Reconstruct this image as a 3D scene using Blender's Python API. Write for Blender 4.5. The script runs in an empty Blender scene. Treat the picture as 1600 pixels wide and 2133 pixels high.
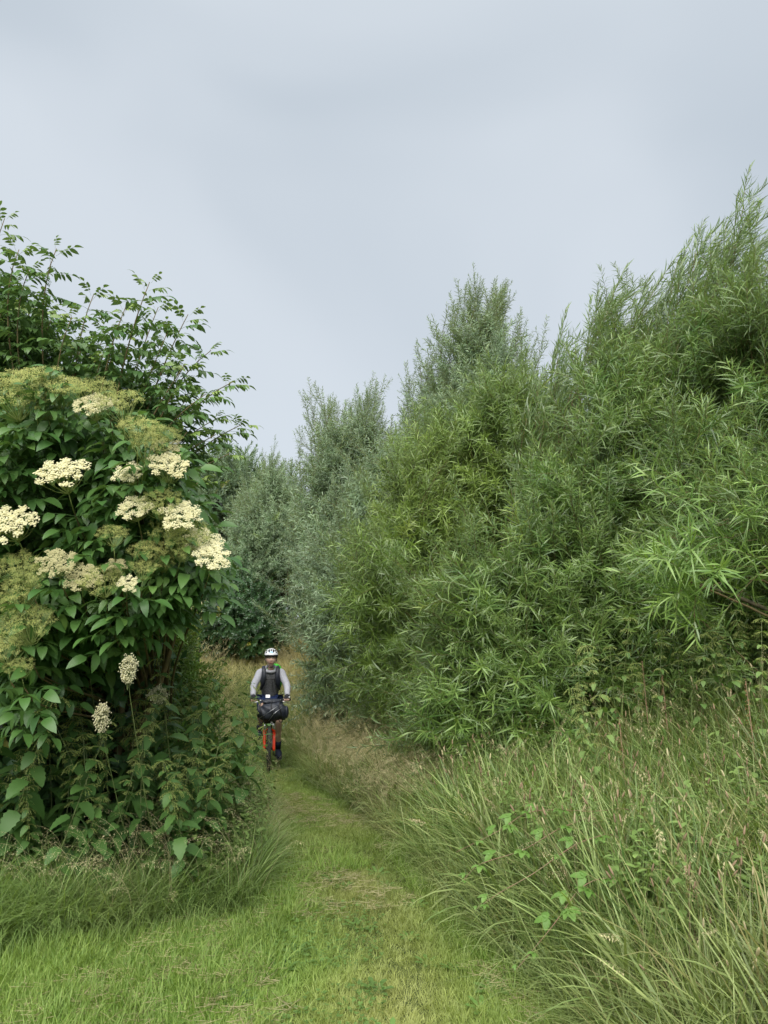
import bpy, math, random
import numpy as np
from mathutils import Vector, Matrix

R = math.radians
PI = math.pi
rng = np.random.default_rng(7)
random.seed(7)
S = bpy.context.scene
COL = S.collection

# ------------------------------------------------------------------ camera
CAM_Z, TILT, FPX = 1.65, R(10.3), 1540.0
cam_data = bpy.data.cameras.new('camera')
cam_data.lens = 26.0; cam_data.sensor_width = 36.0; cam_data.sensor_fit = 'AUTO'
cam_data.clip_start = 0.05; cam_data.clip_end = 2000
cam = bpy.data.objects.new('camera', cam_data); COL.objects.link(cam)
cam.location = (0, 0, CAM_Z); cam.rotation_euler = (PI / 2 + TILT, 0, 0)
S.camera = cam

# ------------------------------------------------------------------ world, sun, exposure
SUN_EL, SUN_AZ = R(50), R(195)        # azimuth measured clockwise from +Y (the view direction)
S.view_settings.view_transform = 'Standard'; S.view_settings.look = 'None'
S.view_settings.exposure = 2.05; S.view_settings.gamma = 1.0; S.view_settings.use_curve_mapping = False
W = bpy.data.worlds.new('World'); S.world = W; W.use_nodes = True
nt = W.node_tree; nt.nodes.clear()
def N(t, kind, **kw):
    n = t.nodes.new(kind)
    for k, v in kw.items(): setattr(n, k, v)
    return n
out = N(nt, 'ShaderNodeOutputWorld'); bg = N(nt, 'ShaderNodeBackground'); bg.inputs[1].default_value = 0.05
nis = N(nt, 'ShaderNodeTexSky', sky_type='NISHITA', sun_disc=False, sun_elevation=SUN_EL, sun_rotation=SUN_AZ)
tc = N(nt, 'ShaderNodeTexCoord')
mp = N(nt, 'ShaderNodeMapping'); mp.inputs['Scale'].default_value = (1.0, 1.0, 1.5); mp.inputs['Location'].default_value = (0.35, 0.2, 0.1)
mp.inputs['Rotation'].default_value = (0, R(14), R(20))
nz = N(nt, 'ShaderNodeTexNoise'); nz.inputs['Scale'].default_value = 1.5; nz.inputs['Detail'].default_value = 3; nz.inputs['Roughness'].default_value = 0.42
nz.inputs['Distortion'].default_value = 0.5
cr = N(nt, 'ShaderNodeValToRGB')
cr.color_ramp.interpolation = 'EASE'
K = 0.256 / 0.05
e = cr.color_ramp.elements
e[0].position = 0.33; e[0].color = (0.505, 0.57, 0.635, 1)
e[1].position = 0.68; e[1].color = (0.65, 0.708, 0.765, 1)
ma = N(nt, 'ShaderNodeVectorMath', operation='SCALE'); ma.inputs[3].default_value = K
mx = N(nt, 'ShaderNodeMixRGB'); mx.inputs[0].default_value = 0.95
L = nt.links
L.new(tc.outputs['Generated'], mp.inputs[0]); L.new(mp.outputs[0], nz.inputs['Vector']); L.new(nz.outputs[0], cr.inputs[0])
L.new(cr.outputs[0], ma.inputs[0]); L.new(nis.outputs[0], mx.inputs[1]); L.new(ma.outputs[0], mx.inputs[2])
L.new(mx.outputs[0], bg.inputs[0]); L.new(bg.outputs[0], out.inputs[0])

sd = bpy.data.lights.new('sun', 'SUN'); sd.energy = 1.5; sd.angle = R(70); sd.color = (1.0, 0.97, 0.91)
sun = bpy.data.objects.new('sun', sd); COL.objects.link(sun)
sv = Vector((math.sin(SUN_AZ) * math.cos(SUN_EL), math.cos(SUN_AZ) * math.cos(SUN_EL), math.sin(SUN_EL)))
sun.rotation_euler = sv.to_track_quat('Z', 'Y').to_euler(); sun.location = (0, -5, 20)

S.cycles.max_bounces = 7; S.cycles.diffuse_bounces = 3; S.cycles.glossy_bounces = 2
S.cycles.use_adaptive_sampling = True; S.cycles.adaptive_threshold = 0.02
S.cycles.transmission_bounces = 4; S.cycles.transparent_max_bounces = 4

# ------------------------------------------------------------------ helpers
def at(px, py, Y):
    """point at distance Y that the photograph shows at pixel (px, py)"""
    u, v = (px - 800) / FPX, (1066.5 - py) / FPX
    dy, dz = math.cos(TILT) - v * math.sin(TILT), math.sin(TILT) + v * math.cos(TILT)
    k = Y / dy
    return np.array([u * k, Y, CAM_Z + dz * k])

def smooth(a, b, x):
    t = np.clip((x - a) / (b - a), 0, 1)
    return t * t * (3 - 2 * t)

EY = np.array([-5, 3.0, 3.6, 4.2, 4.7, 5.1, 5.6, 7.0, 8.5, 10, 12, 14, 20, 28, 60])
EL = np.array([-3.6, -3.4, -3.0, -2.6, -1.6, -0.95, -0.95, -1.10, -1.40, -1.95, -2.6, -3.2, -4.9, -7.0, -16])
ER = np.array([1.3, 0.98, 0.90, 0.74, 0.60, 0.52, 0.40, 0.10, -0.30, -0.85, -1.35, -1.9, -2.9, -4.4, -12])
def edge_l(y): return np.interp(y, EY, EL)
def edge_r(y): return np.interp(y, EY, ER)

def gz(x, y):
    x = np.asarray(x, float); y = np.asarray(y, float)
    z = -0.08 * smooth(6, 10, y) + 1.72 * smooth(11.2, 20, y)
    z = z + 0.8 * smooth(0.1, 3.6, x - edge_r(y)) * smooth(24, 12, y)
    z = z + 0.12 * smooth(0.1, 1.5, edge_l(y) - x) * smooth(30, 15, y)
    z = z + 0.018 * np.sin(x * 3.1 + y * 1.7) * np.cos(y * 2.3 - x) + 0.01 * np.sin(x * 9 + y * 4)
    return z

def tag(o, label=None, cat=None, group=None, kind=None):
    if label: o['label'] = label
    if cat: o['category'] = cat
    if group: o['group'] = group
    if kind: o['kind'] = kind
    return o

def empty(name, loc=(0, 0, 0), rz=0, scale=1):
    o = bpy.data.objects.new(name, None); COL.objects.link(o)
    o.empty_display_size = 0.1
    o.location = loc; o.rotation_euler = (0, 0, rz); o.scale = (scale,) * 3
    return o

class MB:
    """mesh builder"""
    def __init__(s): s.v = []; s.f = []; s.a = []; s.m = []; s.n = 0
    def add(s, verts, faces, var=0.0, mat=0, M=None):
        verts = np.asarray(verts, float)
        if M is not None: verts = verts @ np.asarray(M)[:3, :3].T + np.asarray(M)[:3, 3]
        s.v.append(verts); s.f += [tuple(i + s.n for i in f) for f in faces]
        s.a.append(np.full(len(verts), var) if np.isscalar(var) else np.asarray(var, float))
        s.m += [mat] * len(faces); s.n += len(verts)
        return s
    def mb(s, o, M=None, var=None):
        v = np.concatenate(o.v)
        a = np.concatenate(o.a)
        if M is not None: v = v @ np.asarray(M)[:3, :3].T + np.asarray(M)[:3, 3]
        s.v.append(v); s.f += [tuple(i + s.n for i in f) for f in o.f]
        s.a.append(a if var is None else a * 0.4 + var); s.m += list(o.m); s.n += len(v)
        return s
    def tube(s, pts, rad, sides=6, var=0.0, mat=0, cap=True):
        v, f = tube(pts, rad, sides, cap); return s.add(v, f, var, mat)
    def box(s, c, size, M=None, var=0.0, mat=0):
        x, y, z = np.array(size) / 2
        v = np.array([[i * x, j * y, k * z] for i in (-1, 1) for j in (-1, 1) for k in (-1, 1)])
        if M is not None: v = v @ np.asarray(M)[:3, :3].T
        return s.add(v + np.array(c), [(0, 1, 3, 2), (4, 6, 7, 5), (0, 4, 5, 1), (2, 3, 7, 6), (0, 2, 6, 4), (1, 5, 7, 3)], var, mat)
    def mesh(s, name, mats, smoothed=True):
        me = bpy.data.meshes.new(name)
        me.from_pydata(np.concatenate(s.v).tolist(), [], s.f)
        at_ = me.attributes.new('var', 'FLOAT', 'POINT'); at_.data.foreach_set('value', np.concatenate(s.a).astype(np.float32))
        for m in (mats if isinstance(mats, (list, tuple)) else [mats]): me.materials.append(m)
        me.polygons.foreach_set('material_index', s.m)
        me.polygons.foreach_set('use_smooth', [smoothed] * len(me.polygons))
        me.update(); return me
    def obj(s, name, mats, parent=None, smoothed=True, bevel=0, sub=0):
        o = bpy.data.objects.new(name, s.mesh(name, mats, smoothed)); COL.objects.link(o); o.parent = parent
        if bevel:
            b = o.modifiers.new('bevel', 'BEVEL'); b.width = bevel; b.segments = 3; b.limit_method = 'ANGLE'
        if sub:
            b = o.modifiers.new('sub', 'SUBSURF'); b.levels = sub; b.render_levels = sub
        return o

def tube(pts, rad, sides=6, cap=True):
    pts = np.asarray(pts, float); n = len(pts)
    rad = np.full(n, rad) if np.isscalar(rad) else np.asarray(rad, float)
    t = np.gradient(pts, axis=0); t /= np.linalg.norm(t, axis=1)[:, None] + 1e-9
    u = np.cross(t[0], [0.3, 0.1, 0.95]); 
    if np.linalg.norm(u) < 0.2: u = np.cross(t[0], [1, 0, 0])
    u /= np.linalg.norm(u)
    V = []; ang = np.arange(sides) * 2 * PI / sides
    for i in range(n):
        u = u - t[i] * u.dot(t[i]); u /= np.linalg.norm(u) + 1e-9
        w = np.cross(t[i], u)
        V.append(pts[i] + rad[i] * (np.cos(ang)[:, None] * u + np.sin(ang)[:, None] * w))
    V = np.concatenate(V)
    F = []
    for i in range(n - 1):
        for j in range(sides):
            a, b = i * sides + j, i * sides + (j + 1) % sides
            F.append((a, b, b + sides, a + sides))
    if cap:
        F.append(tuple(range(sides))[::-1]); F.append(tuple(range((n - 1) * sides, n * sides)))
    return V, F

def bez(p0, p1, p2, p3, n=8):
    t = np.linspace(0, 1, n)[:, None]
    p0, p1, p2, p3 = map(lambda p: np.asarray(p, float), (p0, p1, p2, p3))
    return (1 - t) ** 3 * p0 + 3 * (1 - t) ** 2 * t * p1 + 3 * (1 - t) * t * t * p2 + t ** 3 * p3

def unit(v): 
    v = np.asarray(v, float); return v / (np.linalg.norm(v, axis=-1, keepdims=True) + 1e-9)

def frame_yz(d, up=None):
    """rotation matrices (n,3,3): local +Y along d, local +Z as near `up` as it goes"""
    d = unit(np.atleast_2d(d)); n = len(d)
    up = np.tile([0, 0, 1.0], (n, 1)) if up is None else np.atleast_2d(up)
    x = np.cross(d, up); bad = np.linalg.norm(x, axis=1) < 0.05
    x[bad] = np.cross(d[bad], [1.0, 0.2, 0.1]); x = unit(x)
    z = np.cross(x, d)
    return np.stack([x, d, z], axis=2)
def frame_z(d, roll):
    """local +Z along d, turned by roll about it"""
    d = unit(np.atleast_2d(d)); n = len(d); roll = np.broadcast_to(roll, (n,))
    a = np.cross(d, [0.0, 1.0, 0.05]); a = unit(a); b = np.cross(d, a)
    x = np.cos(roll)[:, None] * a + np.sin(roll)[:, None] * b
    y = np.cross(d, x)
    return np.stack([x, y, d], axis=2)
def euler(M):
    b = -np.arcsin(np.clip(M[:, 2, 0], -1, 1))
    return np.stack([np.arctan2(M[:, 2, 1], M[:, 2, 2]), b, np.arctan2(M[:, 1, 0], M[:, 0, 0])], axis=1)
def mat4(M, p, s=1.0):
    o = np.eye(4); o[:3, :3] = M * s; o[:3, 3] = p; return o

# leaf shapes: along +Y, face up +Z
def leaf(l, w, nseg=4, fold=0.25, droop=0.3, peak=0.4, teeth=0.0, twist=0.0):
    t = np.linspace(0, 1, nseg + 1)
    a = peak / (1 - peak)
    prof = (t ** a) * (1 - t); prof = prof / prof.max(); prof = prof ** 0.75
    V = []; F = []
    for i, (ti, pi_) in enumerate(zip(t, prof)):
        y = l * ti * (1 - 0.12 * droop * ti); z = -droop * l * ti * ti * 0.6
        hw = w / 2 * pi_ * (1 + teeth * (1 if i % 2 else -1))
        tw = twist * ti
        V += [(-hw * math.cos(tw), y, z + hw * fold - hw * math.sin(tw)), (0, y, z), (hw * math.cos(tw), y, z + hw * fold + hw * math.sin(tw))]
    for i in range(nseg):
        a_ = 3 * i
        F += [(a_, a_ + 1, a_ + 4, a_ + 3), (a_ + 1, a_ + 2, a_ + 5, a_ + 4)]
    return np.array(V), F
def strip(l, w, nseg=3, arch=0.3, curl=0.0):
    t = np.linspace(0, 1, nseg + 1); V = []; F = []
    for i, ti in enumerate(t):
        hw = w / 2 * (math.sin(PI * min(1, ti * 0.9 + 0.12)) ** 0.7 if i < nseg else 0.05)
        V += [(-hw + curl * ti * ti * l, l * ti, -arch * l * ti * ti), (hw + curl * ti * ti * l, l * ti, -arch * l * ti * ti)]
    for i in range(nseg): F.append((2 * i, 2 * i + 1, 2 * i + 3, 2 * i + 2))
    return np.array(V), F
def blade(h, w, bend, nseg=4, az=0.0, base=(0, 0, 0), lean=0.1):
    """grass blade growing along +Z and arching towards azimuth az"""
    t = np.linspace(0, 1, nseg + 1)
    ang = lean + bend * t ** 1.3
    dx, dz = np.sin(ang), np.cos(ang)
    x = np.concatenate([[0], np.cumsum((dx[:-1] + dx[1:]) / 2)]) * h / nseg
    z = np.concatenate([[0], np.cumsum((dz[:-1] + dz[1:]) / 2)]) * h / nseg
    hw = w / 2 * np.clip(1.05 - t ** 1.6, 0.06, 1)
    c, s = math.cos(az), math.sin(az)
    V = []
    for xi, zi, hi in zip(x, z, hw):
        V += [(xi * c - hi * s + base[0], xi * s + hi * c + base[1], zi + base[2]), (xi * c + hi * s + base[0], xi * s - hi * c + base[1], zi + base[2])]
    F = [(2 * i, 2 * i + 1, 2 * i + 3, 2 * i + 2) for i in range(nseg)]
    return np.array(V), F

# ------------------------------------------------------------------ materials
def leaf_mat(name, c0, c1, back=None, trans=0.3, rough=0.45, spec=0.35, yellow=(0.28, 0.27, 0.04), noise=0.0):
    m = bpy.data.materials.new(name); m.use_nodes = True; t = m.node_tree; t.nodes.clear(); k = t.links
    o = N(t, 'ShaderNodeOutputMaterial'); p = N(t, 'ShaderNodeBsdfPrincipled'); tr = N(t, 'ShaderNodeBsdfTranslucent'); ms = N(t, 'ShaderNodeMixShader')
    va = N(t, 'ShaderNodeAttribute', attribute_name='var'); ti = N(t, 'ShaderNodeAttribute', attribute_name='tint', attribute_type='INSTANCER')
    ye = N(t, 'ShaderNodeAttribute', attribute_name='yel', attribute_type='INSTANCER'); oi = N(t, 'ShaderNodeObjectInfo')
    mc = N(t, 'ShaderNodeMixRGB'); mc.inputs[1].default_value = (*c0, 1); mc.inputs[2].default_value = (*c1, 1)
    ad = N(t, 'ShaderNodeMath', operation='MULTIPLY_ADD', use_clamp=True); ad.inputs[1].default_value = 0.5
    k.new(oi.outputs['Random'], ad.inputs[0]); k.new(va.outputs['Fac'], ad.inputs[2]); k.new(ad.outputs[0], mc.inputs[0])
    my = N(t, 'ShaderNodeMixRGB'); my.inputs[2].default_value = (*yellow, 1)
    k.new(mc.outputs[0], my.inputs[1]); k.new(ye.outputs['Fac'], my.inputs[0])
    br = N(t, 'ShaderNodeMath', operation='MULTIPLY_ADD'); br.inputs[1].default_value = 0.35; br.inputs[2].default_value = 1.0
    k.new(ti.outputs['Fac'], br.inputs[0])
    sc = N(t, 'ShaderNodeVectorMath', operation='SCALE'); k.new(my.outputs[0], sc.inputs[0]); k.new(br.outputs[0], sc.inputs[3])
    col = sc.outputs[0]
    if back:
        ge = N(t, 'ShaderNodeNewGeometry'); mb = N(t, 'ShaderNodeMixRGB'); mb.inputs[2].default_value = (*back, 1)
        mm = N(t, 'ShaderNodeMath', operation='MULTIPLY'); mm.inputs[1].default_value = 0.75
        k.new(ge.outputs['Backfacing'], mm.inputs[0]); k.new(mm.outputs[0], mb.inputs[0]); k.new(col, mb.inputs[1]); col = mb.outputs[0]
    k.new(col, p.inputs['Base Color']); p.inputs['Roughness'].default_value = rough; p.inputs['Specular IOR Level'].default_value = spec
    tc_ = N(t, 'ShaderNodeVectorMath', operation='MULTIPLY'); tc_.inputs[1].default_value = (1.25, 1.3, 0.5); k.new(col, tc_.inputs[0]); k.new(tc_.outputs[0], tr.inputs[0])
    ms.inputs[0].default_value = trans
    k.new(p.outputs[0], ms.inputs[1]); k.new(tr.outputs[0], ms.inputs[2]); k.new(ms.outputs[0], o.inputs[0])
    return m

def mat(name, c, rough=0.6, metal=0.0, spec=0.4, c2=None, scale=20, bump=0.0, detail=4):
    m = bpy.data.materials.new(name); m.use_nodes = True; t = m.node_tree; p = t.nodes['Principled BSDF']
    p.inputs['Base Color'].default_value = (*c, 1); p.inputs['Roughness'].default_value = rough
    p.inputs['Metallic'].default_value = metal; p.inputs['Specular IOR Level'].default_value = spec
    if c2 or bump:
        tx = N(t, 'ShaderNodeTexCoord'); n = N(t, 'ShaderNodeTexNoise'); n.inputs['Scale'].default_value = scale; n.inputs['Detail'].default_value = detail
        t.links.new(tx.outputs['Object'], n.inputs['Vector'])
        if c2:
            r = N(t, 'ShaderNodeValToRGB'); r.color_ramp.elements[0].color = (*c, 1); r.color_ramp.elements[1].color = (*c2, 1)
            r.color_ramp.elements[0].position = 0.35; r.color_ramp.elements[1].position = 0.65
            t.links.new(n.outputs[0], r.inputs[0]); t.links.new(r.outputs[0], p.inputs['Base Color'])
        if bump:
            b = N(t, 'ShaderNodeBump'); b.inputs['Strength'].default_value = bump; b.inputs['Distance'].default_value = 0.01
            t.links.new(n.outputs[0], b.inputs['Height']); t.links.new(b.outputs[0], p.inputs['Normal'])
    return m

M_GROUND = mat('earth_and_thatch', (0.035, 0.05, 0.015), 0.9, 0, 0.1, (0.10, 0.12, 0.035), 6, 0.4, 8)
M_BARK = mat('bark', (0.05, 0.045, 0.03), 0.85, 0, 0.2, (0.12, 0.10, 0.06), 25, 0.5)
M_TWIG = mat('twig', (0.09, 0.08, 0.035), 0.7, 0, 0.3, (0.17, 0.12, 0.055), 10)
M_LAWN = leaf_mat('mown_grass', (0.10, 0.22, 0.03), (0.29, 0.40, 0.095), trans=0.35, rough=0.5, yellow=(0.42, 0.40, 0.16))
M_LONG = leaf_mat('long_grass', (0.06, 0.14, 0.03), (0.26, 0.36, 0.11), trans=0.3, rough=0.4, yellow=(0.56, 0.50, 0.26))
M_BANK = leaf_mat('bank_grass', (0.05, 0.125, 0.025), (0.33, 0.41, 0.15), trans=0.3, rough=0.4, yellow=(0.34, 0.27, 0.13))
M_STRAW = leaf_mat('seed_heads', (0.42, 0.38, 0.20), (0.60, 0.54, 0.33), trans=0.25, rough=0.7, spec=0.2, yellow=(0.30, 0.20, 0.13))
M_OSIER = leaf_mat('osier_leaf', (0.05, 0.12, 0.025), (0.18, 0.27, 0.07), back=(0.23, 0.30, 0.17), trans=0.28, rough=0.36, spec=0.55, yellow=(0.24, 0.32, 0.06))
M_GREY = leaf_mat('grey_willow_leaf', (0.10, 0.17, 0.085), (0.22, 0.30, 0.17), back=(0.34, 0.40, 0.31), trans=0.22, rough=0.42, spec=0.5, yellow=(0.2, 0.28, 0.08))
M_FARTREE = leaf_mat('hazed_far_willow_leaf', (0.11, 0.18, 0.10), (0.20, 0.28, 0.16), back=(0.22, 0.28, 0.21), trans=0.22)  # grey-green willow tone, muted further so the leaf colour carries the distance haze
M_ELDER = leaf_mat('elder_leaf', (0.04, 0.115, 0.025), (0.13, 0.245, 0.06), back=(0.12, 0.2, 0.09), trans=0.25, rough=0.42, spec=0.5, yellow=(0.25, 0.33, 0.06))
M_ELDER2 = leaf_mat('dark_elder_leaf', (0.055, 0.13, 0.035), (0.12, 0.23, 0.055), back=(0.10, 0.16, 0.09), trans=0.3, rough=0.4, spec=0.5, yellow=(0.3, 0.38, 0.09))
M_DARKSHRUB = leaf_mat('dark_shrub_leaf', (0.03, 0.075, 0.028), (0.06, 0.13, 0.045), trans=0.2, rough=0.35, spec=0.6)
M_NETTLE = leaf_mat('nettle_leaf', (0.065, 0.145, 0.035), (0.13, 0.24, 0.06), back=(0.10, 0.18, 0.08), trans=0.25, rough=0.5, spec=0.35)
M_PALENETTLE = leaf_mat('pale_nettle_leaf', (0.09, 0.18, 0.045), (0.21, 0.31, 0.095), trans=0.25, rough=0.5)
M_TASSEL = leaf_mat('nettle_catkin', (0.28, 0.36, 0.09), (0.44, 0.48, 0.18), trans=0.2, rough=0.7, spec=0.2)
M_STEM = leaf_mat('green_stem', (0.10, 0.15, 0.05), (0.17, 0.19, 0.07), trans=0.0)
M_CREAM = leaf_mat('cream_floret', (0.62, 0.58, 0.34), (0.80, 0.76, 0.53), trans=0.2, rough=0.7, spec=0.2)
M_SWEET = leaf_mat('meadowsweet_floret', (0.72, 0.68, 0.48), (0.86, 0.82, 0.62), trans=0.35, rough=0.7, spec=0.2)
M_DULL = leaf_mat('fading_floret', (0.38, 0.36, 0.18), (0.54, 0.50, 0.29), trans=0.2, rough=0.7, spec=0.2)
M_BUD = leaf_mat('green_bud', (0.28, 0.32, 0.09), (0.44, 0.43, 0.15), trans=0.2, rough=0.7, spec=0.2)
M_RAY = leaf_mat('flower_ray', (0.25, 0.32, 0.10), (0.35, 0.40, 0.14), trans=0.1)
M_BRAMBLE = leaf_mat('bramble_leaf', (0.11, 0.22, 0.04), (0.18, 0.31, 0.075), back=(0.30, 0.36, 0.24), trans=0.3)
M_CANE = mat('bramble_cane', (0.20, 0.17, 0.09), 0.6, 0, 0.3, (0.24, 0.13, 0.09), 12)
M_DOCK = leaf_mat('dock_seed', (0.22, 0.10, 0.055), (0.32, 0.17, 0.09), trans=0.1, rough=0.8)

# ------------------------------------------------------------------ scattering of uncountable pieces
def proto_obj(mb, name, mats): 
    return bpy.data.objects.new(name, mb.mesh(name, mats))      # kept out of the scene: only its mesh is used
def scatter(name, protos, pos, rotM, scale, tint=0.0, yel=0.0, idx=None, parent=None, kind='stuff'):
    n = len(pos); me = bpy.data.meshes.new(name); me.vertices.add(n)
    me.vertices.foreach_set('co', np.asarray(pos, np.float32).ravel())
    def at_(nm, ty, val, key='value'):
        a = me.attributes.new(nm, ty, 'POINT'); a.data.foreach_set(key, val)
    at_('rot', 'FLOAT_VECTOR', euler(rotM).astype(np.float32).ravel(), 'vector')
    at_('scl', 'FLOAT', np.broadcast_to(scale, (n,)).astype(np.float32).copy())
    at_('tint', 'FLOAT', np.broadcast_to(tint, (n,)).astype(np.float32).copy())
    at_('yel', 'FLOAT', np.clip(np.broadcast_to(yel, (n,)), 0, 1).astype(np.float32).copy())
    at_('pick', 'INT', (rng.integers(0, len(protos), n) if idx is None else idx).astype(np.int32))
    o = bpy.data.objects.new(name, me); COL.objects.link(o); o.parent = parent
    if kind: o['kind'] = kind
    g = bpy.data.node_groups.new(name, 'GeometryNodeTree')
    g.interface.new_socket('Geometry', in_out='INPUT', socket_type='NodeSocketGeometry')
    g.interface.new_socket('Geometry', in_out='OUTPUT', socket_type='NodeSocketGeometry')
    gi = N(g, 'NodeGroupInput'); go = N(g, 'NodeGroupOutput'); ip = N(g, 'GeometryNodeInstanceOnPoints'); jn = N(g, 'GeometryNodeJoinGeometry')
    for p in reversed(protos):
        oi = N(g, 'GeometryNodeObjectInfo'); oi.inputs['Object'].default_value = p; oi.inputs['As Instance'].default_value = False
        ti = N(g, 'GeometryNodeGeometryToInstance'); g.links.new(oi.outputs['Geometry'], ti.inputs[0]); g.links.new(ti.outputs[0], jn.inputs[0])
    def na(nm, ty):
        a = N(g, 'GeometryNodeInputNamedAttribute', data_type=ty); a.inputs['Name'].default_value = nm; return a.outputs[0]
    g.links.new(gi.outputs[0], ip.inputs['Points']); g.links.new(jn.outputs[0], ip.inputs['Instance'])
    ip.inputs['Pick Instance'].default_value = True
    g.links.new(na('pick', 'INT'), ip.inputs['Instance Index'])
    er = N(g, 'FunctionNodeEulerToRotation'); g.links.new(na('rot', 'FLOAT_VECTOR'), er.inputs[0]); g.links.new(er.outputs[0], ip.inputs['Rotation'])
    g.links.new(na('scl', 'FLOAT'), ip.inputs['Scale']); g.links.new(ip.outputs[0], go.inputs[0])
    md = o.modifiers.new('scatter', 'NODES'); md.node_group = g
    return o

def vnoise(x, y, s=1.0, seed=0):
    """cheap smooth 2D noise in about -1..1"""
    x = np.asarray(x) * s; y = np.asarray(y) * s; r = np.random.default_rng(seed); v = 0
    for k in range(5):
        a = r.uniform(0, 2 * PI); f = r.uniform(0.6, 2.2); p = r.uniform(0, 6.3)
        v = v + np.sin(f * (x * math.cos(a) + y * math.sin(a)) + p)
    return v / 2.6

# ------------------------------------------------------------------ ground
def build_ground():
    xs = np.concatenate([np.linspace(-600, -20, 16), np.linspace(-18, 18, 121), np.linspace(20, 600, 16)])
    ys = np.concatenate([np.linspace(-200, -5, 8), np.linspace(-4, 32, 121), np.linspace(36, 900, 20)])
    X, Y = np.meshgrid(xs, ys); Z = gz(X, Y)
    V = np.stack([X, Y, Z], -1).reshape(-1, 3); nx = len(xs)
    F = [(j * nx + i, j * nx + i + 1, (j + 1) * nx + i + 1, (j + 1) * nx + i) for j in range(len(ys) - 1) for i in range(nx - 1)]
    b = MB(); b.add(V, F); o = b.obj('ground', M_GROUND)
    tag(o, kind='structure', label='earth under the grass path and the weeds on both sides')
build_ground()

# ------------------------------------------------------------------ willows
def shoot_proto(name, m, L=0.62, nl=34, ll=0.13, lw=0.013, ang=0.62, arch=0.25, sweep=0.25, seed=0):
    r = random.Random(seed); b = MB()
    bend = r.uniform(-0.35, 0.5)
    pts = np.array([[bend * t * t * L + sweep * 0.3 * t * t * L, 0, L * t] for t in np.linspace(0, 1, 5)])
    b.tube(pts, np.linspace(0.0032, 0.0012, 5), 3, 0.2, 1)
    for i in range(nl):
        t = 0.06 + 0.94 * i / nl
        p = np.array([np.interp(t, np.linspace(0, 1, 5), pts[:, k]) for k in range(3)])
        az = i * 2.4 + r.uniform(-0.4, 0.4); a = ang * (1.15 - 0.6 * t) + r.uniform(-0.3, 0.3)
        d = np.array([math.cos(az) * math.sin(a) + sweep * 0.5, math.sin(az) * math.sin(a), math.cos(a)])
        l = ll * (0.75 + 0.5 * math.sin(PI * min(1, t + 0.15))) * r.uniform(0.75, 1.15)
        v, f = strip(l, lw * r.uniform(0.8, 1.2), 3, arch * r.uniform(0.2, 1.6), r.uniform(-.1, .1))
        Mx = frame_yz(d, unit(np.array([0, 0, 1.0]) + np.array([r.uniform(-.7, .7), r.uniform(-.7, .7), 0])))[0]
        b.add(v, f, r.uniform(0, 0.6) + 0.25 * (t > 0.8), 0, mat4(Mx, p))
    return b
def shoot_set(prefix, m, n=4, plume=True, **kw):
    P = [shoot_proto(prefix, m, seed=i * 3 + 1, **kw) for i in range(n)]
    objs = [proto_obj(b, prefix + '_shoot', [m, M_TWIG]) for b in P]
    pl = []
    if plume:
        for s in range(3):          # long rods with side shoots, for the tips of the crown
            r = random.Random(50 + s); b = MB(); Lr = 1.25
            c = [[0.10 * t * t * Lr, 0.04 * math.sin(3 * t + s), Lr * t] for t in np.linspace(0, 1, 7)]
            b.tube(c, np.linspace(0.007, 0.002, 7), 4, 0.2, 1)
            for i in range(9):
                t = 0.25 + 0.75 * i / 8.0; p = np.array([np.interp(t, np.linspace(0, 1, 7), np.array(c)[:, k]) for k in range(3)])
                az = i * 2.5 + r.uniform(-.5, .5); a = (0.75 - 0.6 * t)
                d = [math.cos(az) * math.sin(a) + 0.12, math.sin(az) * math.sin(a), math.cos(a)]
                b.mb(P[i % n], mat4(frame_z(d, PI + r.uniform(-.6, .6) if kw.get('sweep') else r.uniform(0, 6))[0], p, r.uniform(0.5, 0.95)))
            pl.append(proto_obj(b, prefix + '_plume', [m, M_TWIG]))
    return objs, pl

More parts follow.
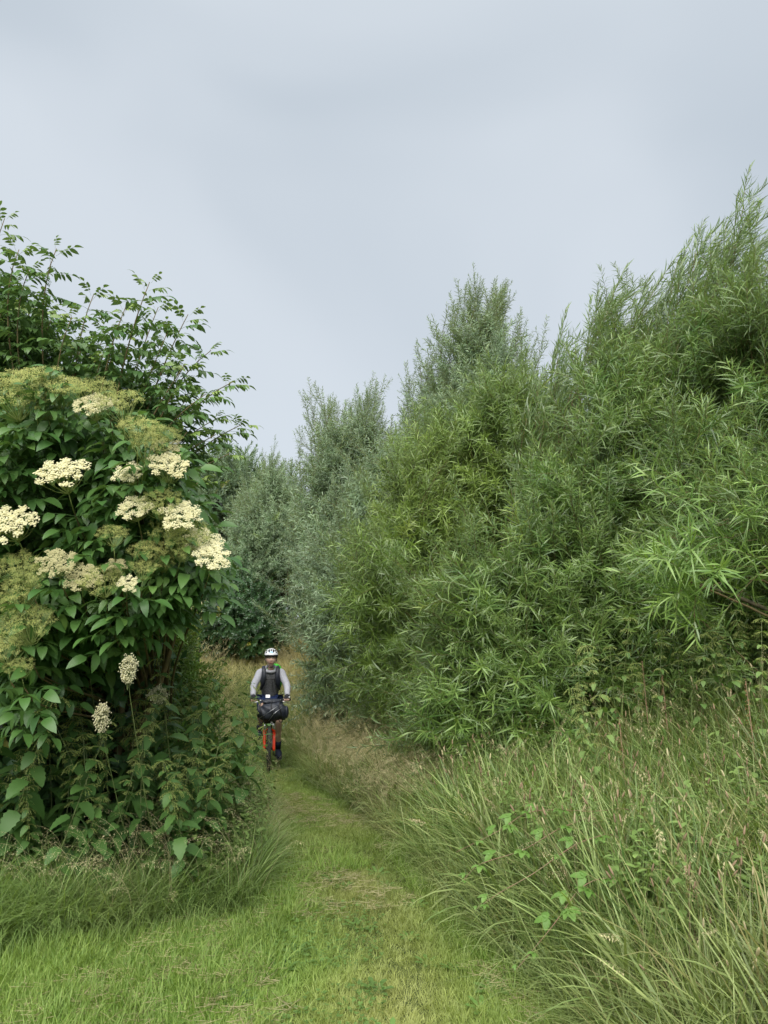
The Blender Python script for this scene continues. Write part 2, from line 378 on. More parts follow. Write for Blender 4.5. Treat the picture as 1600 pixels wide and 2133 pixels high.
def tree(name, label, Yc, prof, T, n, sets, cat='tree', group=None, wind=0.25, top_n=26, base=None, zlow=0.0, shr=0.35, shoot_s=(0.8, 1.3),
         yel=0.0, low_out=0.9, plume_s=(0.7, 1.1), tint0=0.0, seed=0, nbr=95, trunkmat=None, droop=0.0, ext_L=0.45, per=9, cl_len=0.55, top_set=None):
    r = np.random.default_rng(seed + 100)
    px = np.array([p[0] for p in prof], float); P3 = np.array([at(p[0], p[1], Yc) for p in prof])
    xw = P3[:, 0]; zt = P3[:, 2]
    bx = (xw[0] + xw[-1]) / 2 if base is None else base
    zg0 = float(gz(bx, Yc)); Zmax = zt.max()
    def top(x): return np.interp(x, xw, zt)
    # sample columns in proportion to their height
    X = np.empty(0)
    while len(X) < n:
        c = r.uniform(xw[0], xw[-1], n); X = np.concatenate([X, c[r.uniform(0, Zmax - zg0, n) < (top(c) - zg0)]])
    X = X[:n]; H = top(X) - shr
    ext = ext_L * np.mean(shoot_s); cx0 = (xw[0] + xw[-1]) / 2; hw0 = (xw[-1] - xw[0]) / 2
    X = cx0 + (X - cx0) * max(0.3, 1 - ext / hw0)
    u = r.uniform(0, 1, n) ** 0.85
    Z = zg0 + zlow + (H - zg0 - zlow) * u
    rel = (Z - zg0) / (Zmax - zg0)
    xe = np.abs((X - (xw[0] + xw[-1]) / 2) / ((xw[-1] - xw[0]) / 2))
    colh = np.clip((Z - zg0) / (top(X) - zg0 + 1e-6), 0, 1)
    half = T * (1 - 0.72 * colh ** 1.8) * np.sqrt(np.clip(1.08 - xe ** 2 * 0.75, 0.1, 1)) * (0.82 + 0.18 * smooth(0, 0.25, rel))
    lump = 1 + 0.34 * vnoise(X * 1.9, Z * 1.9, 1.0 * 8 / Yc + .3, seed)
    sgn = np.where(r.uniform(0, 1, n) < 0.66, -1, 1)
    Yy = Yc + sgn * half * lump * r.uniform(0, 1, n) ** 0.4
    hole = vnoise(X * 2.4, Z * 2.4, 1.0 * 8 / Yc + .2, seed + 40) > .72
    Yy = np.where(hole & (Yy < Yc), Yc + half * r.uniform(-.1, .7, n), Yy)
    Z = np.where(Z > CAM_Z, CAM_Z + (Z - CAM_Z) * Yy / Yc, Z)
    pos = np.stack([X * Yy / Yc, Yy, Z], 1)
    o_x = (X - bx) / max(1e-3, (xw[-1] - xw[0]) / 2); o_y = (Yy - Yc) / T
    d = np.stack([o_x * low_out * 0.8 + wind + r.normal(0, 0.28, n), o_y * low_out + r.normal(0, 0.28, n), 0.15 + 1.25 * rel + r.normal(0, 0.3, n) - droop], 1)
    # gather the shoots along branches: every branch carries `per` of them, with gaps in between
    nc = max(1, n // per); which = r.integers(0, nc, n); sl = r.uniform(-0.5, 0.5, n) * cl_len * np.mean(shoot_s)
    D0 = unit(d[:nc]); side = unit(r.normal(0, 1, (n, 3)))
    pos = pos[which] + D0[which] * sl[:, None] + side * 0.05
    pos[:, 2] = np.maximum(pos[:, 2], zg0 + zlow + 0.05)
    d = D0[which] * 0.9 + side * 0.75 + np.array([0, 0, -0.12]) * (1 - rel[which])[:, None]
    X, Z, Yy = pos[:, 0], pos[:, 2], pos[:, 1]; cltint = r.normal(0, 0.35, nc)[which]
    root = empty(name, (bx, Yc, zg0)); tag(root, label, cat, group)
    O = np.array([bx, Yc, zg0])
    cl = vnoise(X * 2 + Z, Z * 2 - Yy, 1.1, seed + 3)
    tint = tint0 + 0.35 * cl + cltint + r.normal(0, 0.2, n)
    yy = yel + 0.25 * np.clip(vnoise(X, Z, 1.6, seed + 9), 0, 1) * (yel > 0) + (r.uniform(0, 1, n) < 0.012) * 0.8
    shoots, plumes = sets
    scatter('crown', shoots, pos - O, frame_z(d, r.uniform(0, 2 * PI, n)), r.uniform(*shoot_s, n), tint, yy, parent=root)
    ntot = top_n
    if plumes and ntot:
        tx = np.sort(r.uniform(xw[0], xw[-1], ntot)); tz = top(tx)
        s = r.uniform(*plume_s, ntot)
        dd = np.stack([(tx - bx) / (xw[-1] - xw[0]) * 0.5 + wind * 0.9 + r.normal(0, 0.12, ntot), r.normal(0, 0.15, ntot) - 0.05, np.ones(ntot)], 1)
        ddu = unit(dd)
        rnd = r.uniform(0, 1, ntot) ** 2 * 0.5
        tp = np.stack([tx, Yc + r.uniform(-0.35, 0.35, ntot) * T, tz - rnd], 1) - ddu * (1.2 * s)[:, None]
        # inner rods as well, through the face of the crown
        m = n // 28
        k = r.integers(0, n, m); tp = np.concatenate([tp, pos[k]]); dd = np.concatenate([dd, d[k] + [wind, 0, 0.5]]); s = np.concatenate([s, r.uniform(0.5, 0.9, m)])
        if top_set:
            scatter('top_plumes', top_set, tp[:ntot] - O, frame_z(dd[:ntot], PI + r.normal(0, .35, ntot)), s[:ntot], r.normal(tint0 - .2, .3, ntot), yel * .8, parent=root)
            tp, dd, s = tp[ntot:], dd[ntot:], s[ntot:]
        scatter('long_shoots', plumes, tp - O, frame_z(dd, r.uniform(0, 6.3, len(tp))), s, r.normal(tint0, 0.4, len(tp)), yel * 0.8, parent=root)
    # stems and branches
    b = MB(); tb = MB()
    for i in range(7):
        k = r.integers(0, n); e_ = pos[k] * [1, 1, 1]; e_[1] = Yc + (e_[1] - Yc) * 0.4; e_[2] = zg0 + (top(np.clip(e_[0], xw[0], xw[-1])) - zg0) * r.uniform(0.6, 0.86)
        s0 = O + [r.uniform(-.25, .25), r.uniform(-.2, .2), -0.1]
        c = bez(s0, s0 + [(e_[0] - s0[0]) * 0.15, 0, (e_[2] - zg0) * 0.35], s0 * 0.35 + e_ * 0.65 + [0, 0, 0.3], e_, 9) - O
        tb.tube(c, np.linspace(r.uniform(.035, .06), .008, 9), 6)
    for i in range(nbr):
        k = r.integers(0, n); e_ = pos[k] + unit(d[k]) * 0.25; h = (e_[2] - zg0)
        s0 = np.array([bx + (e_[0] - bx) * r.uniform(0.3, 0.6), Yc + (e_[1] - Yc) * r.uniform(0.3, 0.6), zg0 + h * r.uniform(0.35, 0.6)])
        c = bez(s0, s0 + [0, 0, h * .15], e_ - unit(d[k]) * h * .15, e_, 7) - O
        b.tube(c, np.linspace(.017, .004, 7), 4)
    tb.obj('trunk', trunkmat or M_BARK, root); b.obj('branches', M_TWIG, root)
    return root

osier = shoot_set('osier', M_OSIER, L=0.58, nl=34, ll=0.138, lw=0.0108, ang=0.9, arch=0.55)
swept = shoot_set('swept_osier', M_OSIER, L=0.6, nl=30, ll=0.15, lw=0.012, ang=0.8, arch=-0.35, sweep=1.1)[1]
grey = shoot_set('grey_willow', M_GREY, L=0.55, nl=36, ll=0.09, lw=0.013, ang=1.0, arch=0.5)
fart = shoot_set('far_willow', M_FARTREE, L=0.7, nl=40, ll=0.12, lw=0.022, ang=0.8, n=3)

tree('osier_willow', 'tallest green willow at the right edge with wind swept plumes at its top', 8.6,
     [(1330, 780), (1372, 600), (1400, 540), (1440, 620), (1485, 470), (1530, 510), (1580, 500), (1640, 520), (1720, 590), (1850, 700), (1960, 900)],
     1.9, 3300, osier, wind=0.32, seed=1, top_n=34, shr=1.15, plume_s=(1.0, 1.6), top_set=swept)
tree('osier_willow', 'green willow with ragged plumes against the sky left of the tallest willow', 9.3,
     [(1060, 900), (1130, 760), (1180, 690), (1215, 655), (1262, 600), (1290, 640), (1345, 600), (1400, 580), (1450, 640), (1500, 760)],
     1.9, 2900, osier, wind=0.22, seed=2, top_n=26, shr=1.05, plume_s=(.9, 1.4), top_set=swept)
tree('osier_willow', 'yellowish green willow in the middle of the thicket, beside the cyclist', 11.0,
     [(700, 1200), (760, 1010), (830, 940), (900, 880), (960, 850), (1030, 810), (1080, 770), (1140, 765), (1200, 790), (1260, 900)],
     1.6, 3300, osier, wind=0.05, seed=3, yel=0.2, top_n=28, shr=0.55, tint0=0.15)
tree('osier_willow', 'pale leaved willow branches reaching in from the right edge at head height', 6.0,
     [(1370, 1200), (1440, 1060), (1560, 990), (1700, 950), (1800, 880), (1900, 860), (2000, 900)],
     0.6, 260, osier, wind=-0.6, seed=4, top_n=6, shr=0.3, zlow=1.3, tint0=.9, droop=.3, ext_L=.2, base=4.6, nbr=24)
tree('grey_willow', 'tall grey green willow with a pointed crown rising behind the thicket', 15.0,
     [(810, 1000), (840, 850), (880, 740), (915, 690), (965, 640), (1010, 600), (1045, 630), (1080, 700), (1115, 720), (1140, 860)],
     1.8, 3200, grey, wind=0.08, seed=5, top_n=46, shr=1.0, shoot_s=(1.0, 1.5), plume_s=(1.0, 1.5))
tree('grey_willow', 'grey green willow with twin feathery tops in the middle distance', 16.5,
     [(600, 1110), (612, 990), (625, 900), (670, 850), (705, 850), (735, 880), (775, 830), (800, 900), (850, 960), (880, 1000)],
     2.0, 3600, grey, wind=0.05, seed=6, top_n=40, shr=0.9, shoot_s=(1.0, 1.5), plume_s=(1.0, 1.4), zlow=.4)
tree('grey_willow', 'silvery lowest willow leaning over the far end of the path', 20.5,
     [(462, 1240), (470, 1130), (500, 1040), (535, 985), (560, 970), (590, 985), (620, 1040), (660, 1080)],
     1.8, 2300, grey, wind=-0.05, seed=7, top_n=26, shr=0.45, shoot_s=(1.0, 1.5), plume_s=(0.8, 1.2), tint0=0.3, zlow=1.7)
tree('grey_willow', 'grey green willow filling the gap behind the yellowish willow', 13.2,
     [(610, 1250), (650, 1130), (700, 1060), (760, 1000), (830, 930), (900, 900), (960, 930)],
     1.1, 2400, grey, wind=0.05, seed=8, top_n=18, shr=0.4, shoot_s=(0.9, 1.4), plume_s=(0.8, 1.2), tint0=0.1)
tree('osier_willow', 'low green willow scrub under the taller willows beside the tall grass', 8.0,
     [(800, 1420), (860, 1330), (900, 1260), (950, 1180), (1100, 1130), (1300, 1120), (1500, 1120), (1700, 1100)],
     0.8, 2600, osier, cat='shrub', wind=0.0, seed=9, top_n=12, shr=0.3, droop=0.25, low_out=1.2)
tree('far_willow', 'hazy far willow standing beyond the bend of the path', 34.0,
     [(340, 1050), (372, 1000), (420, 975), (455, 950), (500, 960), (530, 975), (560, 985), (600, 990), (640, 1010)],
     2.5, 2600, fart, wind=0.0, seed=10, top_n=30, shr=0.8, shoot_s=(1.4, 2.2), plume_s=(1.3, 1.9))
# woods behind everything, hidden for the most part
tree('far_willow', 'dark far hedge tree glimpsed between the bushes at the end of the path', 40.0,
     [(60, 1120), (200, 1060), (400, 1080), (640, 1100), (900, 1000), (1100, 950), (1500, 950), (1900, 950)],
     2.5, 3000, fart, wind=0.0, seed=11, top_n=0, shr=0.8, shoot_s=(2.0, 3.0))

# ------------------------------------------------------------------ bushes with rounded leaves
def compound(ll, lw, pairs=2, rach=0.13, droop=0.5, seed=0, teeth=0.0, nseg=4, tail=1.15):
    """pinnate leaf: rachis along +Y, leaflets face +Z"""
    r = random.Random(seed); b = MB()
    pts = np.array([[0, rach * t, -0.25 * droop * rach * t * t] for t in np.linspace(-0.35, 1, 5)])
    b.tube(pts, 0.0013, 3, 0.3, 0, False)
    def put(p, az, s, dr):
        v, f = leaf(ll * s, lw * s, nseg, 0.22, droop * dr, 0.38, teeth)
        d = np.array([math.sin(az), math.cos(az), -0.15 - 0.25 * abs(math.sin(az)) * droop * r.uniform(.4, 1.4)])
        b.add(v, f, r.uniform(0, 0.35), 0, mat4(frame_yz(d, [r.uniform(-.2, .2), r.uniform(-.2, .2), 1])[0], p))
    for i in range(pairs):
        t = 0.15 + 0.72 * i / max(1, pairs - 0.2); p = [0, rach * t, -0.25 * droop * rach * t * t]
        for s in (-1, 1): put(p, s * r.uniform(0.95, 1.25), r.uniform(0.85, 1.05) * (0.85 + 0.15 * i), r.uniform(.6, 1.5))
    put([0, rach, -0.25 * droop * rach], r.uniform(-.12, .12), tail, 1.2)
    return b

def umbel(kind, seed=0):
    """flat head of florets, about 0.24 across, facing +Z, stalk down -Z"""
    r = random.Random(seed); b = MB(); Rr = 0.12
    def floret(p, s, var):
        if kind == 'bud':
            v = np.array([[0, 0, 1], [1, 0, 0], [-.5, .87, 0], [-.5, -.87, 0]]) * s * 0.55 + p
            b.add(v, [(0, 1, 2), (0, 2, 3), (0, 3, 1)], var, 1)
        else:
            a0 = r.uniform(0, 6); V = [[0, 0, s * .2]]; F = []
            for k in range(5):
                a = a0 + k * 2 * PI / 5
                V += [[math.cos(a - .5) * s, math.sin(a - .5) * s, r.uniform(-.1, .35) * s], [math.cos(a + .5) * s, math.sin(a + .5) * s, r.uniform(-.1, .35) * s]]
                F.append((0, 1 + 2 * k, 2 + 2 * k))
            b.add(np.array(V) + p, F, var, 1)
    root = np.array([0, 0, -0.13])
    b.tube([root + [0, 0, -0.12], root], 0.0028, 4, 0.1, 0)
    for i in range(21):
        a = i * 2.4 + r.uniform(-.25, .25); rr = Rr * .93 * math.sqrt((i + .5) / 21) * r.uniform(.92, 1.06)
        c1 = np.array([math.cos(a) * rr, math.sin(a) * rr, -0.035 + 0.02 * (1 - (rr / Rr) ** 2) + r.uniform(-.006, .006)])
        b.tube([root, root * 0.45 + c1 * 0.55 + [0, 0, -0.012], c1], [0.0020, .0016, .0010], 3, 0.3, 0, False)
        for j in range(6):
            a2 = r.uniform(0, 6.28); r2 = Rr * r.uniform(0.04, 0.22)
            c2 = c1 + [math.cos(a2) * r2, math.sin(a2) * r2, 0.024 + r.uniform(-.006, .006)]
            b.tube([c1, c2], [.001, .0007], 3, 0.5, 0, False)
            for q in range(10 if kind == 'bud' else 11):
                a3 = r.uniform(0, 6.28); r3 = Rr * 0.13 * math.sqrt(r.random())
                c3 = c2 + [math.cos(a3) * r3, math.sin(a3) * r3, 0.007 + r.uniform(-.006, .006)]
                if kind == 'bud': b.add([c2 - [.0005, 0, 0], c2 + [.0005, 0, 0], c3], [(0, 1, 2)], 0.6, 0)
                floret(c3, 0.0043 if kind != 'bud' else 0.0036, r.uniform(0, 0.5))
    return b

def place(mesh, name, parent, M, p, s=1.0):
    o = bpy.data.objects.new(name, mesh); COL.objects.link(o); o.parent = parent
    o.matrix_local = Matrix(mat4(M, p, s).tolist()); return o

def leafy_bush(root, O, pos, d, up, s, protos, tint, yel, nparts=300):
    """the leaves that show largest are parts; the rest are one part"""
    V = pos - np.array([0, 0, CAM_Z]); dist = np.linalg.norm(V, axis=1)
    inview = (np.abs(pos[:, 0] / pos[:, 1]) < 0.52)
    order = np.argsort(dist / s + 50 * (~inview)); big = order[:nparts]; rest = order[nparts:]
    F = frame_yz(d, up)
    for k in big: place(protos[int(k) % len(protos)].data, 'leaf', root, F[k], pos[k] - O, s[k])
    if len(rest): scatter('foliage', protos, pos[rest] - O, F[rest], s[rest], tint[rest], yel[rest], parent=root)

# near elder, with flower heads
EO = np.array([-2.05, 5.9, float(gz(-2.05, 5.9))])
elder_leaf = [proto_obj(compound(0.105, 0.048, 2, 0.13, 0.6, s, 0.0, 5), 'elder_leaf', M_ELDER) for s in range(5)]
UMB = [  # px, py, apparent width, kind, tilt sideways
 (130, 982, 105, 'cream', 0), (266, 984, 62, 'cream', 0), (352, 968, 88, 'cream', .35), (22, 1088, 104, 'cream', 0), (282, 1056, 72, 'cream', 0.1),
 (376, 1074, 88, 'cream', .5), (425, 1128, 80, 'cream', .8), (445, 1160, 74, 'cream', .6), (190, 842, 80, 'cream', .1), (222, 838, 46, 'cream', 0),
 (118, 1172, 76, 'dull', .3), (172, 1200, 76, 'dull', .6), (240, 1180, 46, 'dull', .2), (266, 1216, 42, 'cream', .5), (345, 930, 60, 'dull', .4),
 (60, 782, 130, 'bud', 0), (25, 812, 140, 'bud', 0), (130, 800, 120, 'bud', .1), (190, 806, 100, 'bud', .1), (250, 830, 110, 'bud', .25), (85, 828, 100, 'bud', 0),
 (290, 884, 90, 'bud', .3), (312, 916, 100, 'bud', .3), (345, 900, 70, 'bud', .5), (335, 1042, 90, 'bud', .2), (362, 1106, 110, 'bud', .3), (400, 1108, 90, 'bud', .5),
 (235, 1108, 64, 'bud', 0), (308, 1142, 80, 'bud', .1), (215, 1206, 90, 'bud', .2), (385, 1140, 70, 'bud', .4), (25, 1172, 100, 'bud', 0), (60, 1192, 70, 'bud', 0),
 (40, 1222, 104, 'bud', 0), (15, 1250, 90, 'bud', 0), (62, 1290, 110, 'bud', 0.1), (30, 1312, 100, 'bud', 0), (12, 1345, 90, 'bud', 0), (-60, 1130, 120, 'bud', 0), (-80, 900, 120, 'cream', 0),
 (40, 1385, 60, 'bud', 0), (300, 1180, 60, 'bud', .2), (340, 1165, 60, 'bud', .3)]
def elder():
    r = np.random.default_rng(21)
    root = empty('elder_bush', EO); tag(root, 'elder bush on the left with flat cream and yellow green flower heads', 'bush')
    um = {'cream': [umbel('cream', s).mesh('flower_head', [M_RAY, M_CREAM]) for s in range(3)],
          'dull': [umbel('dull', 7 + s).mesh('flower_head', [M_RAY, M_DULL]) for s in range(2)],
          'bud': [umbel('bud', 3 + s).mesh('flower_head', [M_RAY, M_BUD]) for s in range(3)]}
    stem = MB(); P = []; D = []; SZ = []; YL = []
    for i, (px, py, w, kd, sl) in enumerate(UMB):
        Y = 4.22 + 0.08 * math.sin(i * 2.3) + (0.15 if py < 860 else 0) + (px > 330) * 0.1
        c = at(px, py, Y); s = (w / FPX * Y) / 0.23
        n = unit([sl * 0.8 + r.normal(0, .08), (-1.25 if kd != 'bud' else -0.75) + r.normal(0, .12), 1])
        o = place(um[kd][i % len(um[kd])], 'flower_head', root, frame_z(n, r.uniform(0, 6))[0], c - EO, s)
        if kd == 'dull': o['label'] = 'brownish fading flower head'
        elif kd == 'bud': o['label'] = 'yellow green flower head in bud'
        else: o['label'] = 'cream flower head in full bloom'
        j = c - n * 0.22 * s
        m0 = np.array([EO[0] + (c[0] - EO[0]) * .35, 6.0, max(0.5, c[2] * 0.55)])
        stem.tube(bez(m0, m0 + [0, -.1, .4], j - n * .3, j, 8) - EO, np.linspace(.012, .003, 8), 5)
        for q in range(3):                       # leaf pairs on the stalk below the head
            pp = j - n * (0.05 + 0.13 * q); a0 = r.uniform(0, PI)
            for h in (0, PI):
                a = a0 + h; dd = np.array([math.cos(a), math.sin(a), 0.1])
                P.append(pp + dd * 0.04); D.append(dd + [0, -.25, -.1 * q]); SZ.append(r.uniform(.85, 1.15)); YL.append(0.12 * (q == 0))
    # body of the bush
    n = 2700; k = 0
    prof_x = np.array([-150, 0, 90, 200, 290, 340, 385, 430, 455]); prof_t = np.array([760, 775, 770, 800, 850, 900, 960, 1090, 1130]); prof_b = np.array([1500, 1480, 1430, 1390, 1330, 1280, 1250, 1215, 1180])
    while k < n:
        px = r.uniform(-150, 455); t_ = np.interp(px, prof_x, prof_t) + 25; b_ = np.interp(px, prof_x, prof_b)
        if r.uniform(0, 700) > b_ - t_: continue
        py = r.uniform(t_, b_); dep = r.uniform(0, 1) ** 1.6
        Y = 4.6 + 1.5 * dep + 0.22 * math.sin(px / 45.0 + py / 60) + 0.3 * smooth(1250, 1450, py)
        p = at(px, py, 4.75); p[1] = Y; p[0] *= 0.5 + 0.5 * Y / 4.75
        P.append(p); D.append([r.normal(0.25 * (p[0] - EO[0]), 1.0), r.normal(-.7, .5), r.normal(.0, .35)]); SZ.append(r.uniform(.6, 1.3)); YL.append(0.25 * (r.random() < .06)); k += 1
    P = np.array(P); D = np.array(D); SZ = np.array(SZ)
    up = unit(np.stack([r.normal(0, .3, len(P)), r.normal(-.35, .3, len(P)), np.ones(len(P))], 1))
    leafy_bush(root, EO, P, D, up, SZ, elder_leaf, r.normal(0, .35, len(P)), np.array(YL))
    for i in range(8):
        e_ = np.array([r.uniform(-2.8, -1.5), r.uniform(5.2, 6.0), r.uniform(1.8, 3.0)])
        stem.tube(bez(EO + [r.uniform(-.3, .3), 0, -.1], EO + [r.uniform(-.3, .3), 0, .8], e_ - [0, 0, .5], e_, 8) - EO, np.linspace(.04, .012, 8), 6)
    stem.obj('branches', M_TWIG, root)
elder()

# tall dark-leaved bush behind it, its shoots against the sky
DO = np.array([-3.2, 7.0, float(gz(-3.2, 7.0))])
dark_leaf = [proto_obj(compound(0.088, 0.036, 3, 0.15, 0.7, 30 + s, 0.0, 4), 'pinnate_leaf', M_ELDER2) for s in range(5)]
def dark_bush():
    r = np.random.default_rng(31)
    root = empty('elder_tree', DO); tag(root, 'tall dark leafed elder behind the flowering bush, its shoots against the sky', 'tree')
    tips = [(10, 455), (40, 520), (118, 518), (62, 560), (196, 612), (150, 660), (312, 588), (262, 640), (350, 690), (392, 655), (300, 720), (440, 730), (486, 795), (504, 884), (478, 945),
            (430, 820), (410, 975), (385, 760), (20, 640), (90, 640), (230, 700), (-60, 450), (-120, 500), (455, 870), (360, 820), (450, 905), (390, 900), (420, 1000), (400, 945), (330, 640)]
    for i in range(60): 
        px = r.uniform(-150, 400); tips.append((px, np.interp(px, [-150, 0, 120, 300, 400], [520, 560, 640, 700, 780]) + r.uniform(0, 260)))
    stem = MB(); P = []; D = []; SZ = []; YL = []; TI = []
    for i, (px, py) in enumerate(tips):
        Y = 6.0 + r.uniform(-.3, .5) + (0.3 if i > 29 else 0)
        e_ = at(px, py, Y); b_ = at(60 + px * 0.45, 1120 + (py - 700) * 0.2, Y + 0.5)
        rightness = smooth(330, 470, px) * smooth(560, 780, py)
        ctrl = e_ - np.array([0.25 + 0.35 * rightness, 0, 0.75 - 0.45 * rightness])
        c = bez(b_, b_ + [0.05, 0, 0.5], ctrl, e_, 16); stem.tube(c - DO, np.linspace(.014, .0035, 16), 5)
        seg = np.linalg.norm(np.diff(c, axis=0), axis=1); cum = np.concatenate([[0], np.cumsum(seg)]); Lc = cum[-1]
        q = 0; s_ = Lc
        while s_ > max(0.3, Lc - 1.5):
            p = np.array([np.interp(s_, cum, c[:, k]) for k in range(3)]); tg = unit(np.array([np.interp(s_ , cum, np.gradient(c[:, k])) for k in range(3)]))
            a0 = (q % 2) * PI / 2 + r.uniform(-.4, .4) + i
            for h in (0, PI):
                a = a0 + h; lat = np.array([math.cos(a), math.sin(a), 0]); dd = lat + tg * (0.9 if q < 2 else 0.25) + [0, 0, -0.03 * q]
                P.append(p + lat * 0.045); D.append(dd); SZ.append((0.6 if q == 0 else 0.8 if q == 1 else 1.0) * r.uniform(.85, 1.15))
                YL.append((0.75, 0.45, 0.15, 0.05)[min(q, 3)] * (1.2 if px < 350 else 0.8) * r.uniform(.5, 1.2)); TI.append(0.3 if q < 3 else 0)
            s_ -= r.uniform(.03, .05) if q < 1 else r.uniform(.075, .12); q += 1
    n = 2100
    for k in range(n):
        px = r.uniform(-160, 350); py = np.interp(px, [-160, 0, 120, 330], [520, 560, 680, 830]) + r.uniform(0, 350)
        p = at(px, py, 6.5 + r.uniform(-.4, .9)); P.append(p); D.append([r.normal(0, .8), r.normal(-.4, .6), r.normal(0, .3)]); SZ.append(r.uniform(.8, 1.1)); YL.append(0.3 * (r.random() < .1)); TI.append(0)
    P = np.array(P); D = np.array(D); SZ = np.array(SZ); up = unit(np.stack([r.normal(0, .25, len(P)), r.normal(-.15, .25, len(P)), np.ones(len(P))], 1))
    yl = np.array(YL)
    leafy_bush(root, DO, P, D, up, SZ, dark_leaf, r.normal(0, .3, len(P)) + np.array(TI), yl)
    tb = MB()
    for i in range(6):
        e_ = at(r.uniform(-60, 230), r.uniform(950, 1150), 6.5)
        tb.tube(bez(DO + [r.uniform(-.2, .2), 0, -.1], DO + [0, 0, .8], e_ - [0, 0, .5], e_, 8) - DO, np.linspace(.05, .014, 8), 6)
    stem.obj('branches', M_TWIG, root); tb.obj('trunk', M_BARK, root)
dark_bush()

# small rounded shrubs further back: leaf clumps
def clump_proto(name, m, L=0.3, n=26, ll=0.045, lw=0.024, seed=0):
    r = random.Random(seed); b = MB()
    b.tube([[0, 0, 0], [0.02, 0, L * .5], [0, 0.01, L]], [.003, .002, .001], 3, 0, 1)
    for i in range(n):
        t = i / n; az = i * 2.4; a = 1.1 - .5 * t + r.uniform(-.3, .3)
        v, f = leaf(ll * r.uniform(.7, 1.2), lw, 2, .2, .4, .45)
        b.add(v, f, r.uniform(0, .5), 0, mat4(frame_yz([math.cos(az) * math.sin(a), math.sin(az) * math.sin(a), math.cos(a)], [0, 0, 1])[0], [0, 0, L * (t * .9 + .1)]))
    return proto_obj(b, name, [m, M_TWIG])
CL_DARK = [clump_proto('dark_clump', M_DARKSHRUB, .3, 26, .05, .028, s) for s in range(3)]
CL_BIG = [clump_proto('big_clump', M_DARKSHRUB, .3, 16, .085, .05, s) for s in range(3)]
M_MID = leaf_mat('mid_green_leaf', (0.07, 0.16, 0.04), (0.13, 0.24, 0.06), trans=0.3)
CL_MID = [clump_proto('mid_clump', M_MID, .3, 26, .06, .022, s + 4) for s in range(3)]
M_LIME = leaf_mat('lime_leaf', (0.26, 0.33, 0.08), (0.40, 0.45, 0.14), trans=0.3)
CL_LIME = [clump_proto('lime_clump', M_LIME, .25, 26, .06, .03, s + 8) for s in range(2)]
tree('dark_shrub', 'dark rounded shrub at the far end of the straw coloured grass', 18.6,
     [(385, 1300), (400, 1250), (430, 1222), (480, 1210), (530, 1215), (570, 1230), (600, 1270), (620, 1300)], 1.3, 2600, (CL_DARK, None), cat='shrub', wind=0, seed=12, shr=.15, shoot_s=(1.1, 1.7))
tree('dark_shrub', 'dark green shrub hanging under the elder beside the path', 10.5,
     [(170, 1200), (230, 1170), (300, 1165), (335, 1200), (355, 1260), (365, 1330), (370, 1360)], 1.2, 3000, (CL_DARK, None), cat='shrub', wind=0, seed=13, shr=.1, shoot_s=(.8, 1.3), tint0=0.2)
tree('leafy_shrub', 'mid green leafy shrub behind the nettles at the left of the path', 13.5,
     [(300, 1250), (335, 1210), (365, 1200), (395, 1240), (408, 1300), (415, 1340)], 1.0, 1800, (CL_MID, None), cat='shrub', wind=0, seed=14, shr=.1, shoot_s=(.9, 1.4))
wb = tree('flowering_shrub', 'far shrub dotted with small white flowers left of the dark shrub', 18.0,
     [(345, 1260), (365, 1235), (390, 1222), (415, 1240), (425, 1275)], .8, 1200, (CL_MID, None), cat='shrub', wind=0, seed=15, shr=.1, shoot_s=(.9, 1.4))
um_far = umbel('cream', 5).mesh('flower_head', [M_RAY, M_CREAM])
for i in range(46):
    c = at(rng.uniform(365, 420), rng.uniform(1232, 1300), 17.1 + rng.uniform(-.1, .1))
    place(um_far, 'flower_head', wb, frame_z([rng.normal(0, .3), -.8, .6], 0)[0], c - np.array(wb.location), rng.uniform(.35, .6))
tree('lime_shrub', 'small lime green bush at the left edge of the far grass', 15.0,
     [(378, 1312), (388, 1298), (400, 1292), (412, 1302), (418, 1318)], .35, 260, (CL_LIME, None), cat='shrub', wind=0, seed=16, shr=.03, shoot_s=(.6, .9), nbr=6)
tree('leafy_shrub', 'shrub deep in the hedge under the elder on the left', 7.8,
     [(-260, 1000), (-100, 960), (60, 1010), (180, 1090), (260, 1160), (320, 1250), (345, 1330)], 1.0, 4200, (CL_DARK, None), cat='shrub', wind=0, seed=17, shr=.1, shoot_s=(.9, 1.4), tint0=.1)

tree('leafy_shrub', 'lighter green tangle of weeds between the nettle bed and the far path', 7.2,
     [(150, 1230), (220, 1230), (290, 1260), (335, 1310), (380, 1370), (430, 1450), (480, 1550), (515, 1620)], .6, 2400, (CL_MID, None), cat='shrub', wind=0, seed=19, shr=.05, shoot_s=(.7, 1.1), ext_L=.25, tint0=.5, yel=.1)
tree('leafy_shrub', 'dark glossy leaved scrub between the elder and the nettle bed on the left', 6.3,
     [(-200, 1180), (-60, 1200), (60, 1220), (180, 1230), (280, 1260), (340, 1330), (380, 1400)], .55, 2600, (CL_BIG, None), cat='shrub', wind=0, seed=18, shr=.1, shoot_s=(.9, 1.4), tint0=.1)
